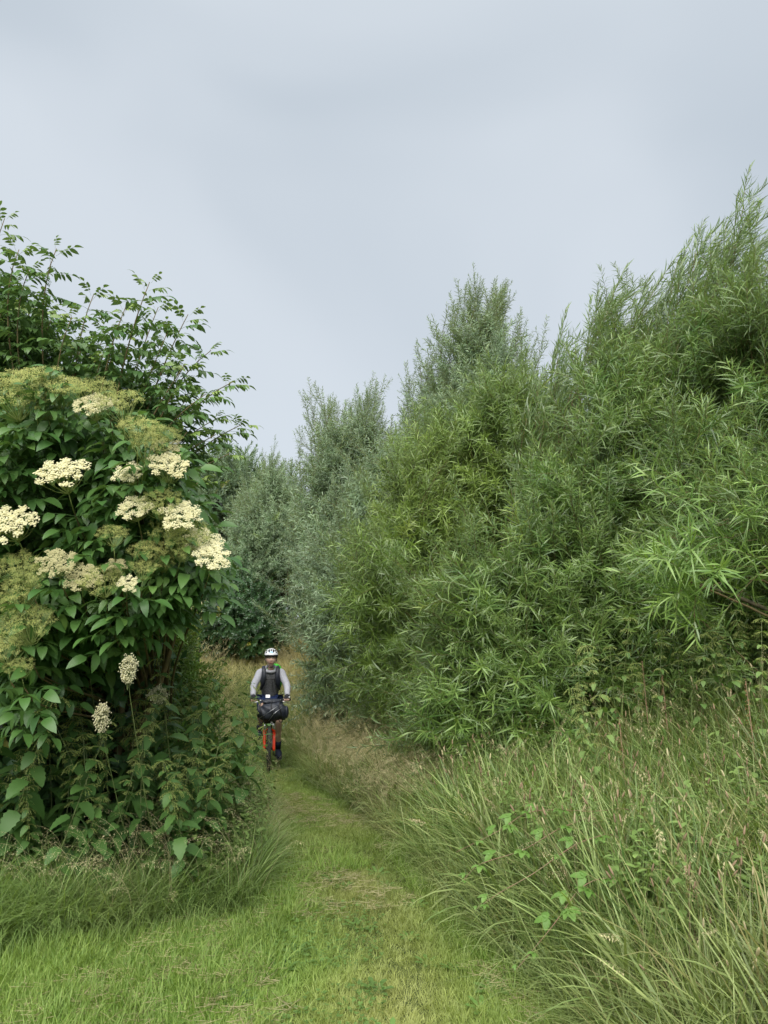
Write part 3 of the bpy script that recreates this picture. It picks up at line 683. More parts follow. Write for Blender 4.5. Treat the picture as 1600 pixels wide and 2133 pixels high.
# ------------------------------------------------------------------ nettles
def nettle_parts(h, seed, nl=12, big=0.115, tm=True):
    r = random.Random(seed); st = MB(); leaves = []; ts = MB()
    bx, by = r.uniform(-.09, .09), r.uniform(-.09, .09)
    f_ = lambda t: np.array([bx * t * t * h, by * t * t * h, h * t])
    st.tube([f_(t) for t in np.linspace(0, 1, 7)], np.linspace(.0042, .0016, 7), 5, .2)
    for i in range(nl):
        t = 0.2 + 0.8 * (i / (nl - 1)) ** 0.9; p = f_(t); a0 = (i % 2) * PI / 2 + r.uniform(-.5, .5)
        sz = 1.0 - 0.68 * max(0, (t - .55) / .45) ** 1.3
        for k in (0, PI):
            a = a0 + k; d = np.array([math.cos(a), math.sin(a), -0.3 + 0.75 * (t > .93) + r.uniform(-.4, .4)])
            leaves.append((frame_yz(d, [r.uniform(-.2, .2), r.uniform(-.2, .2), 1])[0], p + unit(d) * .02 * sz, sz * r.uniform(.85, 1.1)))
        if t > 0.62:
            for k in range(r.randint(2, 4)):
                a = a0 + PI / 4 + k * PI / 2 + r.uniform(-.3, .3); l = .075 * r.uniform(.6, 1.2)
                for br in range(3):
                    a_ = a + (br - 1) * .35; c = [p, p + [math.cos(a_) * l * .5, math.sin(a_) * l * .5, -.005], p + [math.cos(a_) * l, math.sin(a_) * l, -l * .5]]
                    ts.tube(c, [.0008, .0010, .0005], 3, r.uniform(0, .5), 0, False)
                    for q in range(6):
                        u = .3 + .7 * q / 6; pc = np.array(c[1]) * (1 - u) + np.array(c[2]) * u; s = .0038
                        v = np.array([[0, 0, 1], [1, 0, -.3], [-.5, .87, -.3], [-.5, -.87, -.3]]) * s + pc + np.array([r.uniform(-1, 1), r.uniform(-1, 1), r.uniform(-1, 1)]) * .004
                        ts.add(v, [(0, 1, 2), (0, 2, 3), (0, 3, 1), (1, 3, 2)], r.uniform(0, .6), 0)
    return st, leaves, ts
def nleaf(m, s=0): 
    b = MB(); v, f = leaf(.14, .085, 10, .18, .55, .3, .10); b.add(v, f, 0.1 * s, 0); b.tube([[0, -.02, .004], [0, 0, 0]], .001, 3, .3, 0, False)
    return b
NL = nleaf(M_NETTLE).mesh('leaf', M_NETTLE); NLP = nleaf(M_PALENETTLE).mesh('leaf', M_PALENETTLE)
def nettle(h, seed, split, pale=False):
    root = empty('nettle'); st, lv, ts = nettle_parts(h, seed)
    m = M_PALENETTLE if pale else M_NETTLE
    st.obj('stem', M_STEM, root)
    if split:
        for (Mx, p, s) in lv: place(NLP if pale else NL, 'leaf', root, Mx, p, s)
    else:
        b = MB(); src = nleaf(m)
        for (Mx, p, s) in lv: b.mb(src, mat4(Mx, p, s * (.68 if pale else 1)), random.random() * .5)
        b.obj('leaves', m, root)
    ts.obj('catkins', M_TASSEL, root)['kind'] = 'stuff'
    return root
def children(o): return [c for c in bpy.data.objects if c.parent == o]
def copy_thing(src, kids):
    c = src.copy(); COL.objects.link(c)
    for k in kids:
        q = k.copy(); COL.objects.link(q); q.parent = c
    return c
def put_things(protos, spots, label, cat, group, smin=.85, smax=1.15, labels=None):
    kids = [children(p) for p in protos]; used = set()
    for i, (x, y) in enumerate(spots):
        j = i % len(protos)
        o = protos[j] if j not in used else copy_thing(protos[j], kids[j]); used.add(j)
        o.location = (x, y, float(gz(x, y)) - .02); s = random.uniform(smin, smax); o.scale = (s, s, s * random.uniform(.92, 1.08))
        o.rotation_euler = (random.uniform(-.25, .3), random.uniform(-.3, .3), random.uniform(0, 6.28))
        tag(o, labels[i] if labels else label, cat, group)
near_n = [nettle(1.15, 1, True), nettle(1.0, 2, True), nettle(1.28, 3, True)]
far_n = [nettle(1.2, 4, False), nettle(1.05, 5, False), nettle(1.3, 6, False)]
# the bed: front edge from (left of frame, y 4.9) to (px 520, y 6)
def bed(n, y0, y1, px0, px1, seed, mind):
    r = random.Random(seed); out = []; tries = 0
    while len(out) < n and tries < 20000:
        tries += 1; y = r.uniform(y0, y1); x = (r.uniform(px0, px1) - 800) / FPX * y
        if all((x - a) ** 2 + (y - b) ** 2 > mind ** 2 for a, b in out): out.append((x, y))
    return out
s1 = [p for p in bed(120, 4.75, 6.1, -60, 510, 3, .10) if p[0] < edge_l(p[1]) - .18]
put_things(near_n, s1, 'stinging nettle with drooping toothed leaves in the front of the left nettle bed', 'nettle', 'nettles at the front of the left bed', .65, 1.3)
s2 = [p for p in bed(210, 6.1, 9.8, -40, 520, 4, .14) if p[0] < edge_l(p[1]) - .25 - .4 * smooth(6.6, 8, p[1])]
put_things(far_n, s2, 'stinging nettle with pale catkins deeper in the left nettle bed', 'nettle', 'nettles deeper in the left bed', .8, 1.25)
pale_n = [nettle(1.45, 11, False, True), nettle(1.25, 12, False, True), nettle(1.35, 13, False, True)]
s3 = [at(px, 1500, Y)[:2] for px, Y in ((1270, 6.9), (1250, 7.2), (1300, 7.0), (1330, 7.3), (1440, 6.6), (1465, 6.8), (1490, 6.5), (1400, 6.9), (1550, 6.4), (1575, 6.2), (1600, 6.5), (1180, 7.5), (1365, 6.7), (1520, 7.0), (1595, 5.6), (1570, 5.3))]
s3 += [(x_, y_) for x_, y_ in bed(34, 5.6, 7.6, 1200, 1700, 8, .2)]
put_things(pale_n, s3, 'pale flowering nettle standing above the tall grass before the willows', 'nettle', 'pale nettles before the willows', .85, 1.05)

# plumes of meadowsweet among the nettles
def meadowsweet(px, py, w, h, Y, label, seed):
    c = at(px, py, Y); g = float(gz(c[0], Y)); root = empty('meadowsweet', (c[0], Y, g)); tag(root, label, 'flower')
    r = random.Random(seed); H = c[2] - g; wr = w / FPX * Y / 2; hr = h / FPX * Y / 2
    b = MB(); b.tube([[.10, .75, 0], [.03, .35, H * .5], [.0, .04, H * .92], [.0, 0, H + hr * .6]], [.004, .003, .002, .001], 4); 
    f = MB()
    for k in range(14):
        z = H + hr * (-1 + 2 * k / 14); rr = wr * math.sin(PI * (k + 1.5) / 16) 
        for q in range(5):
            a = r.uniform(0, 6.3); e_ = np.array([math.cos(a) * rr * r.uniform(.5, 1), math.sin(a) * rr * r.uniform(.5, 1), z + .02])
            b.tube([[0, 0, z - .03], e_], [.0012, .0006], 3, 0, 0, False)
            for j in range(9):
                p = e_ + np.array([r.gauss(0, .009), r.gauss(0, .009), r.gauss(0, .009)]); s = .0055
                v = np.array([[0, 0, 1], [1, 0, -.3], [-.5, .87, -.3], [-.5, -.87, -.3]]) * s + p
                f.add(v, [(0, 1, 2), (0, 2, 3), (0, 3, 1), (1, 3, 2)], r.uniform(0, .6), 0)
    b.obj('stem', M_STEM, root); f.obj('flowers', M_SWEET if seed < 3 else M_CREAM, root)['kind'] = 'stuff'
meadowsweet(268, 1400, 34, 50, 4.3, 'cream flower plume standing highest above the left nettles', 1)
meadowsweet(212, 1500, 30, 52, 4.4, 'cream flower plume with two lobes low in the left nettles', 2)
meadowsweet(178, 1316, 22, 36, 5.0, 'small greenish white flower plume in the shade under the elder', 3)
meadowsweet(330, 1452, 46, 30, 5.3, 'dull small flower plume nearest the path in the left nettles', 4)

# ------------------------------------------------------------------ grasses
def tuft(nb, h, w, bend, spread, seed, lean=.25, nseg=4, hv=.4):
    r = random.Random(seed); b = MB()
    for i in range(nb):
        a = r.uniform(0, 6.28); rr = spread * math.sqrt(r.random()); az = a + r.uniform(-.8, .8)
        v, f = blade(h * r.uniform(1 - hv, 1 + hv * .6), w * r.uniform(.7, 1.2), bend * r.uniform(.3, 1.3), nseg, az, (math.cos(a) * rr, math.sin(a) * rr, -.005), lean * r.uniform(0, 1.3))
        b.add(v, f, r.uniform(0, .6), 0)
    return b
def seedstem(h, bend, seed, fluffy=.03, n=26, frac=.3, m=1):
    """thin culm with an open panicle on its arching end"""
    r = random.Random(seed); b = MB(); N_ = 12; t = np.linspace(0, 1, N_ + 1); ang = .08 + bend * t ** 2.0
    x = np.concatenate([[0], np.cumsum(np.sin(ang[:-1]))]) * h / N_; z = np.concatenate([[0], np.cumsum(np.cos(ang[:-1]))]) * h / N_
    c = np.stack([x, np.zeros_like(x), z], 1); b.tube(c, np.linspace(.0013, .0005, N_ + 1), 3, .3, m, False)
    for i in range(n):
        u = 1 - frac * (1 - i / n); p = np.array([np.interp(u, t, c[:, k]) for k in range(3)])
        fl = fluffy * (1.1 - .8 * i / n)
        e_ = p + np.array([r.uniform(.1, 1) * fl, r.uniform(-1, 1) * fl, r.uniform(-1, .3) * fl]); s = r.uniform(.0016, .003)
        dd = unit(e_ - p + [1e-4, 0, -.004]); v, f = strip(.009 + .5 * s, s * 1.6, 2, .2)
        b.add(v, f, r.uniform(0, .6), m, mat4(frame_yz(dd, [0, r.uniform(-1, 1), 1])[0], e_))
        if fluffy > .012: b.add([p - [0, .0003, 0], p + [0, .0003, 0], e_], [(0, 1, 2)], .3, m)
    return b
def spike(h, seed, L=.05, rad=.005, bend=.3):
    b = seedstem(h, bend, seed, .004, 4, .1)
    r = random.Random(seed); t = np.linspace(0, 1, 6); 
    e_ = b.v[0][-3:].mean(0); d = unit(np.array([math.sin(bend), 0, math.cos(bend)]))
    b.tube([e_ + d * L * (u - .2) for u in t], [rad * .3, rad, rad * 1.05, rad, rad * .8, rad * .15], 5, .4, 1)
    return b
LAWN = [proto_obj(tuft(12, .062, .0044, 1.3, .035, s, .5), 'lawn_tuft', M_LAWN) for s in range(5)]
TALLLAWN = [proto_obj(tuft(9, .115, .0048, 1.2, .05, 20 + s, .5), 'taller_tuft', M_LAWN) for s in range(4)]
LONG = [proto_obj(tuft(14, .52, .0075, 2.0, .05, 40 + s, .45, 6), 'long_tuft', M_LONG) for s in range(4)]
def weed(seed):
    r = random.Random(seed); b = MB(); H = .62; b.tube([[0, 0, 0], [.02, 0, H * .5], [.0, .02, H]], [.003, .002, .001], 4, .3, 0)
    for i in range(20):
        t = .3 + .7 * i / 20; a = i * 2.4; l = .075 * (1.2 - .75 * t) * r.uniform(.8, 1.2); v, f = leaf(l * 1.3, l * .55, 4, .25, .5, .4, .05)
        b.add(v, f, r.uniform(0, .5), 0, mat4(frame_yz([math.cos(a), math.sin(a), r.uniform(-.1, .6)])[0], [.02 * t, .02 * t, H * t]))
    return proto_obj(b, 'weed', M_PALENETTLE)
WEED = [weed(s) for s in range(4)]
BROAD = [proto_obj(tuft(7, .55, .025, 1.9, .05, 90 + s, .45, 7), 'broad_tuft', M_BANK) for s in range(3)]
BANK = [proto_obj(tuft(11, .64, .0135, 1.15, .06, 60 + s, .35, 6), 'bank_tuft', M_BANK) for s in range(5)]
FESC = [proto_obj(seedstem(.8, 1.9, s, .03, 30, .32), 'fescue', [M_LONG, M_STRAW]) for s in range(4)]
FOG = [proto_obj(seedstem(.9, .9, 10 + s, .022, 46, .16), 'meadow_grass', [M_LONG, M_STRAW]) for s in range(3)]
SPK = [proto_obj(spike(.75, 20 + s, .045, .0048, .25 + .1 * s), 'timothy', [M_LONG, M_STRAW]) for s in range(3)]
def pts_in(n, x0, x1, y0, y1, cond, seed):
    r = np.random.default_rng(seed); out = np.empty((0, 2)); 
    while len(out) < n:
        a = np.stack([r.uniform(x0, x1, n * 2), np.sqrt(r.uniform(y0 ** 2, y1 ** 2, n * 2))], 1)
        a[:, 1] = y0 + (y1 - y0) * r.uniform(0, 1, n * 2) ** 1.25
        a = a[(np.abs(a[:, 0]) < a[:, 1] * .56 + .5)]
        out = np.concatenate([out, a[cond(a[:, 0], a[:, 1])]])
    return out[:n]
def grass(name, protos, P, s0, s1, yel, lean=.12, dirn=None, label=None, tint=.25, seed=0, big=1.0, cat=None, edge_dir=0.0):
    r = np.random.default_rng(seed); n = len(P); x, y = P[:, 0], P[:, 1]
    pos = np.stack([x, y, gz(x, y)], 1)
    d = np.stack([r.normal(0, lean, n) + edge_dir, r.normal(-.02, lean, n), np.ones(n)], 1)
    roll = r.uniform(0, 2 * PI, n) if dirn is None else r.normal(dirn, .7, n)
    o = scatter(name, protos, pos, frame_z(d, roll), r.uniform(s0, s1, n) * big, .5 * vnoise(x, y, 1.7, seed + 1) * .7 + r.normal(0, tint, n), yel, label and None)
    tag(o, label, cat, kind='stuff'); return o
onpath = lambda x, y: (x > edge_l(y) - .1) & (x < edge_r(y) + .1)
# mown path
P = pts_in(42000, -4, 2, 2.6, 11, onpath, 1); x, y = P.T
mid = (x - (edge_l(y) + edge_r(y)) / 2)
worn = np.exp(-((x - np.interp(y, [3, 4, 5.5, 8, 10], [.15, .05, -.12, -.75, -1.4])) / .42) ** 2)
yl = .50 * worn * (0.6 + .4 * vnoise(x, y, 4, 3)) + .22 * np.clip(vnoise(x, y, 2.2, 5), 0, 1) + .06
grass('mown_grass', LAWN, P, .65, 1.25, yl, .25, label='short mown grass of the path, yellowed along the middle', seed=2, big=(1 - .35 * worn), cat='grass')
P = pts_in(5000, -4, 1.6, 2.6, 6.5, lambda x, y: onpath(x, y) & ((x < -.75 + .1 * (y - 3) + .25 * vnoise(x, y, 3, 12)) | (x > edge_r(y) - .22)), 6); x, y = P.T
grass('lush_grass', TALLLAWN, P, .7, 1.3, .08 + .15 * np.clip(vnoise(x, y, 2, 8), 0, 1), .2, label='taller lush grass blades at the sides of the mown path', seed=7, cat='grass')
# path beyond the cyclist and far meadow
P = pts_in(12000, -16, 2, 10, 27, lambda x, y: (x > edge_l(y) - 1.6) & (x < edge_r(y) + 1.2), 9); x, y = P.T
c_ = (edge_l(y) + edge_r(y)) / 2
inpath = np.exp(-((x - c_ - .1) / .55) ** 2)
h_ = (1.0 - .72 * inpath * smooth(19, 15, y))
grass('meadow_grass', LONG, P, .55, .95, (.2 + .75 * smooth(12, 17, y)) * (1 - .6 * inpath * smooth(18, 14, y)) + .15 * vnoise(x, y, 1.5, 4), .2, label='rough grass of the path and meadow beyond the cyclist', seed=10, big=h_ * .9, cat='grass')
k = (inpath < .5) | (y > 17); Q = P[k][:9000]
o = grass('seed_grass', FOG, Q, .6, .95, .1, .25, label='straw coloured seed heads over the far meadow', seed=11, cat='grass')
# borders: long drooping grass, left front tussock
P = pts_in(2600, -4.2, 0, 4.3, 6.4, lambda x, y: (x < edge_l(y) + .05) & (x > edge_l(y) - .55 - .6 * (y < 5)), 12); x, y = P.T
grass('long_grass', LONG, P, .5, .95, .05 + .25 * np.clip(vnoise(x, y, 3, 8), 0, 1) * (x > -1.8), .2, dirn=.3, label='long drooping grass at the foot of the left nettle bed', seed=13, edge_dir=.15, cat='grass')
P = pts_in(2600, -5, 0, 6.2, 10.5, lambda x, y: (x < edge_l(y) + .08) & (x > edge_l(y) - .75), 14); x, y = P.T
grass('verge_grass', LONG, P, .4, .8, .10 + .3 * np.clip(vnoise(x, y, 3, 8), 0, 1), .2, label='long grass between the nettles and the path', seed=15, edge_dir=.1, cat='grass')
P = pts_in(420, -5, .2, 5.2, 10, lambda x, y: (x < edge_l(y) + .02) & (x > edge_l(y) - .6), 56)
grass('verge_weeds', WEED, P, .6, 1.05, .1, .2, label='small leafy weeds between the left nettles and the path', seed=57, cat='ground cover', tint=.4)
P = pts_in(600, -5, .2, 4.6, 10.5, lambda x, y: (x < edge_l(y) + .12) & (x > edge_l(y) - .6), 16)
grass('fescue', FESC, P, .6, 1.0, .1, .25, dirn=0.2, label='fine arching seed heads along the left edge of the path', seed=17, edge_dir=.15, cat='grass')
# right bank
P = pts_in(11000, -2, 6, 2.5, 9.2, lambda x, y: (x > edge_r(y) - .02) & (x < edge_r(y) + 5.2), 18); x, y = P.T
ed = smooth(0, .5, x - edge_r(y))
grass('bank_grass', BANK, P, .65, 1.25, 0.0 + .18 * np.clip(vnoise(x, y, 2.5, 2), 0, 1) + .5 * (rng.random(len(x)) < .12), .3, label='tall mixed grass covering the right bank', tint=.5, seed=19, big=.55 + .45 * ed, cat='grass')
P = pts_in(2600, -3, 5, 2.6, 10.5, lambda x, y: (x > edge_r(y) - .08) & (x < edge_r(y) + 1.2), 20); x, y = P.T
grass('bank_edge_grass', LONG, P, .55, .95, .16 + .3 * np.clip(vnoise(x, y, 3, 6), 0, 1), .22, label='long grass hanging over the right edge of the path', seed=21, edge_dir=-.1, cat='grass')
P = pts_in(3000, -2, 6, 2.6, 8.6, lambda x, y: (x > edge_r(y) + .12) & (x < edge_r(y) + 5), 40); x, y = P.T
grass('broad_grass', BROAD, P, .7, 1.2, .05 + .1 * rng.random(len(x)), .2, label='broad bladed grass on the right bank', seed=41, cat='grass', tint=.5)
P = pts_in(900, -2, 6, 3.2, 8.6, lambda x, y: (x > edge_r(y) + .35) & (x < edge_r(y) + 5) & (vnoise(x, y, 1.6, 31) > -.25), 46)
grass('bank_weeds', WEED, P, .7, 1.25, .1, .2, label='small leafy weeds growing up through the right bank grass', seed=47, cat='ground cover', tint=.4)
P = pts_in(380, -2, 6, 3.0, 7, lambda x, y: (x > edge_r(y) + .15) & (x < edge_r(y) + 5), 43)
grass('plantain_heads', SPK, P, .75, 1.1, .9, .2, label='pinkish brown seed spikes on the right bank', seed=44, cat='grass')
P = pts_in(900, -2, 6, 3.0, 10, lambda x, y: (x > edge_r(y) + .15) & (x < edge_r(y) + 5), 22); x, y = P.T
grass('bank_seed_heads', FOG + SPK + FESC[:1], P, .75, 1.15, .3 * (rng.random(len(x)) < .5), .22, label='brown and straw seed heads over the right bank', seed=23, cat='grass')
P = pts_in(1300, -3, .6, 7.0, 11.0, lambda x, y: (x > edge_r(y) - .1) & (x < edge_r(y) + .9), 24); x, y = P.T
grass('straw_grass', FESC, P, .75, 1.1, .15, .3, dirn=PI * .9, label='pale straw grass leaning over the path right of the cyclist', seed=25, edge_dir=-.25, cat='grass')
P = pts_in(1400, -3, 4, 9.5, 14, lambda x, y: (x > edge_r(y)) & (x < edge_r(y) + 2.2), 26)
grass('shade_grass', LONG, P, .8, 1.2, .25, .2, label='rough grass at the foot of the grey willows', seed=27, cat='grass')
P = pts_in(70, -3, -.6, 8.3, 10.0, lambda x, y: (x > edge_l(y) - .3) & (x < -.15 * y + .25), 50)
grass('drooping_seed_heads', FESC, P, .35, .6, .2, .3, label='arching pale seed heads in front of the bicycle wheel', seed=51, cat='grass')
fb = MB()
for k in range(5):
    a = random.uniform(0, 6.28); fb.tube([[random.uniform(-.04, .04), random.uniform(-.04, .04), .045], [math.cos(a) * .07, math.sin(a) * .07, random.uniform(.03, .055)]], .0011, 3, random.random() * .5)
P = pts_in(1300, -4, 1.6, 2.7, 9, lambda x, y: onpath(x, y) & (vnoise(x, y, 3.5, 21) > 0), 60); x, y = P.T
grass('grass_clippings', [proto_obj(fb, 'clippings', M_STRAW)], P, .6, 1.2, .0, .12, label='dry straw clippings lying on the mown path', seed=61, cat='grass')
# clover and dandelion leaves in the lawn
cl = MB()
for k in range(3):
    v, f = leaf(.014, .014, 3, .1, .1, .6); cl.add(v, f, .3, 0, mat4(frame_yz([math.cos(k * 2.09), math.sin(k * 2.09), .15])[0], [0, 0, .05]))
cl.tube([[0, 0, 0], [0, 0, .05]], .0007, 3)
da = MB()
for k in range(7):
    a = k * .9; v, f = leaf(.10, .026, 6, .2, .5, .65, .2); da.add(v, f, .2, 0, mat4(frame_yz([math.cos(a), math.sin(a), .7])[0], [0, 0, 0]))
P = pts_in(2600, -4, 1.6, 2.7, 6.5, lambda x, y: onpath(x, y) & (vnoise(x, y, 2.5, 77) > .1) & (x < 0), 30)
grass('clover', [proto_obj(cl, 'clover_leaf', M_MID)], P, .6, 1.0, .1, .2, label='clover leaves in the mown grass', seed=31, cat='ground cover')
P = pts_in(90, -4, 1.6, 2.7, 6, onpath, 32)
grass('dandelion_leaves', [proto_obj(da, 'dandelion_rosette', M_MID)], P, .6, 1.2, .1, .1, label='flat rosettes of dandelion leaves in the mown grass', seed=33, cat='ground cover')

# ------------------------------------------------------------------ dock stalks, dock leaves, brambles
def dock(px, Y, h, label, seed):
    p = at(px, 1500, Y); g = float(gz(p[0], Y)); root = empty('dock', (p[0], Y, g)); tag(root, label, 'dock plant'); r = random.Random(seed)
    b = MB(); b.tube([[0, 0, 0], [.02, 0, h * .5], [.0, 0, h]], [.006, .004, .002], 5); s = MB()
    for k in range(60):
        z = h * (.6 + .4 * k / 60); a = r.uniform(0, 6.3); w = .035 * (1.1 - .8 * k / 60)
        for q in range(3):
            c = np.array([math.cos(a) * w * r.random(), math.sin(a) * w * r.random(), z + r.uniform(-.01, .02)]); v, f = leaf(.008, .008, 2, .2, .2, .5)
            s.add(v, f, r.uniform(0, .5), 0, mat4(frame_yz([r.uniform(-1, 1), r.uniform(-1, 1), r.uniform(-.5, 1)])[0], c))
    b.obj('stem', M_CANE, root); s.obj('seed_spike', M_DOCK, root)
    for k in range(4):
        a = r.uniform(0, 6.3); v, f = leaf(.26, .07, 8, .15, .8, .5, .03); m = MB(); m.add(v, f, .2); m.obj('leaf', M_PALENETTLE, root).matrix_local = Matrix(mat4(frame_yz([math.cos(a), math.sin(a), .5])[0], [0, 0, h * (.1 + .1 * k)]).tolist())
dock(1345, 6.2, 1.15, 'reddish dock stalk in front of the pale nettles', 1)
dock(1385, 5.9, 1.05, 'reddish dock stalk at the middle of the right bank', 2)
dock(1560, 5.1, 1.0, 'reddish dock stalk near the right edge of the picture', 3)
dock(1290, 5.6, .9, 'short brown dock stalk above the bramble leaves', 4)
def broadleaf(px, py, label, seed, Y, n=6, l=.3):
    p = at(px, py, Y); g = float(gz(p[0], Y)); root = empty('broad_leaved_plant', (p[0], Y, g)); tag(root, label, 'plant'); r = random.Random(seed)
    for k in range(n):
        a = k * 6.28 / n + r.uniform(-.3, .3); v, f = leaf(l * r.uniform(.8, 1.1), l * .24, 8, .2, .7, .5, .03); m = MB(); m.add(v, f, .4)
        m.obj('leaf', M_BRAMBLE, root).matrix_local = Matrix(mat4(frame_yz([math.cos(a), math.sin(a), 1.1])[0], [0, 0, 0]).tolist())
broadleaf(1530, 2125, 'broad green leaves in the bottom right corner', 5, 3.35)
broadleaf(1395, 2060, 'broad green leaves at the foot of the right bank', 6, 3.5, 4, .24)

def bramble(path, label, seed, leaf_at, small_tip=True):
    """path: list of (px, py, Y) from root to tip; leaf_at: fractions"""
    pts = [at(*p) for p in path]; g0 = pts[0].copy(); g0[2] = float(gz(g0[0], g0[1])); root = empty('bramble', g0); tag(root, label, 'bramble')
    r = random.Random(seed); ctrl = [g0] + pts
    c = np.array(ctrl); tt = np.linspace(0, len(c) - 1, 26)
    def cr_(t):
        i = min(int(t), len(c) - 2); u = t - i; p0, p1, p2, p3 = c[max(i - 1, 0)], c[i], c[i + 1], c[min(i + 2, len(c) - 1)]
        return .5 * (2 * p1 + (p2 - p0) * u + (2 * p0 - 5 * p1 + 4 * p2 - p3) * u * u + (3 * p1 - p0 - 3 * p2 + p3) * u ** 3)
    C = np.array([cr_(t) for t in tt]) - g0
    b = MB(); b.tube(C, np.linspace(.004, .0012, len(C)), 5); b.obj('cane', M_CANE, root)
    for q, fr in enumerate(leaf_at):
        k = fr * (len(C) - 1); i = min(int(k), len(C) - 2); p = C[i] + (C[i + 1] - C[i]) * (k - i); big = 1.0 if fr < .75 else max(.28, 1 - (fr - .75) * 3.2)
        tg = unit(C[i + 1] - C[i]); side = 1 if q % 2 else -1
        d = unit(tg * .5 + np.cross(tg, [0, 0, 1]) * side * .8 + np.array([0, -.25, .25])); n_ = 3 if big < .9 or q % 2 else 5
        lf = MB(); lf.tube([[0, 0, 0], [0, .05 * big, 0]], .0012, 3, 0, 0, False)
        for j in range(n_):
            a = (j - (n_ - 1) / 2) * (1.2 if n_ == 3 else .85); v, f = leaf(.066 * big * (1.15 if j == n_ // 2 else .92), .038 * big, 8, .3, .5, .42, .07)
            lf.add(v, f, r.uniform(.0, .3), 0, mat4(frame_yz([math.sin(a), math.cos(a), -.08])[0], [0, .05 * big, 0]))
        lf.obj('leaf', M_BRAMBLE, root).matrix_local = Matrix(mat4(frame_yz(d, [r.uniform(-.5, .5), r.uniform(-.9, -.2), 1])[0], p).tolist())
bramble([(1330, 1700, 4.9), (1230, 1690, 4.8), (1110, 1690, 4.7), (1040, 1730, 4.6), (950, 1775, 4.6)], 'uppermost bramble cane with pale leaves over the right edge of the path', 1, [.5, .56, .62, .68, .74, .8, .88, .95])
bramble([(1250, 1720, 4.7), (1180, 1720, 4.5), (1090, 1770, 4.4), (1000, 1800, 4.35), (965, 1835, 4.3)], 'bramble cane with round pale leaves just below the uppermost cane', 2, [.4, .48, .6, .7, .8, .9, .98])
bramble([(1300, 1760, 4.4), (1220, 1750, 4.3), (1110, 1820, 4.1), (1040, 1860, 4.05), (995, 1892, 4.0)], 'thin bramble cane with tiny leaves ending in a bare tip over the mown path', 3, [.34, .42, .5, .85, .92, .98])
bramble([(1340, 1860, 4.1), (1270, 1830, 3.95), (1210, 1850, 3.85), (1150, 1930, 3.75), (1075, 2020, 3.65)], 'lowest bramble cane with large yellow green leaves pointing down to the mown path', 4, [.42, .5, .58, .64, .7, .76, .9, .98])
bramble([(1620, 1830, 4.2), (1560, 1800, 4.1), (1510, 1810, 4.0), (1440, 1900, 3.9), (1320, 1915, 3.8)], 'bramble cane at the right edge with one large blue green leaf group', 5, [.3, .36, .42, .85, .95])

#CYCLIST#
# ------------------------------------------------------------------ the cyclist on a loaded mountain bike
def skin_mesh(V, E, Rd, sub=2):
    me = bpy.data.meshes.new('tmp'); me.from_pydata([tuple(v) for v in V], E, [])
    o = bpy.data.objects.new('tmp', me); COL.objects.link(o)
    sm = o.modifiers.new('s', 'SKIN'); sm.use_smooth_shade = True
    for i, r_ in enumerate(Rd):
        r_ = r_ if isinstance(r_, tuple) else (r_, r_)
        me.skin_vertices[0].data[i].radius = r_
    me.skin_vertices[0].data[0].use_root = True
    ss = o.modifiers.new('b', 'SUBSURF'); ss.levels = sub
    dg = bpy.context.evaluated_depsgraph_get(); dg.update()
    ev = bpy.data.meshes.new_from_object(o.evaluated_get(dg))
    n = len(ev.vertices); co = np.empty(n * 3); ev.vertices.foreach_get('co', co)
    F = [tuple(p.vertices) for p in ev.polygons]
    bpy.data.objects.remove(o); bpy.data.meshes.remove(ev)
    return co.reshape(-1, 3), F
def chain(*pts):
    V = [p[:3] for p in pts]; Rd = [p[3] if len(p) == 4 else (p[3], p[4]) for p in pts]
    return V, [(i, i + 1) for i in range(len(pts) - 1)], Rd
def ellipsoid(c, r, nu=24, nv=16, fn=None):
    V = []; F = []
    for j in range(nv + 1):
        th = PI * j / nv
        for i in range(nu):
            ph = 2 * PI * i / nu; V.append([math.sin(th) * math.cos(ph), math.sin(th) * math.sin(ph), math.cos(th)])
    V = np.array(V)
    if fn is not None: V = fn(V)
    V = V * np.array(r) + np.array(c)
    for j in range(nv):
        for i in range(nu):
            a, b = j * nu + i, j * nu + (i + 1) % nu
            F.append((a, a + nu, b + nu, b) )
    return V, F
def ring(c, Rr, r, axis='x', n=48, m=8, fr=None):
    V = []; F = []
    for i in range(n):
        a = 2 * PI * i / n
        for j in range(m):
            b = 2 * PI * j / m; rr = Rr + r * math.cos(b); V.append([r * math.sin(b) * (fr or 1), rr * math.cos(a), rr * math.sin(a)])
    V = np.array(V)
    if axis == 'z': V = V[:, [1, 2, 0]]
    for i in range(n):
        for j in range(m):
            F.append((i * m + j, ((i + 1) % n) * m + j, ((i + 1) % n) * m + (j + 1) % m, i * m + (j + 1) % m))
    return V + np.array(c), F

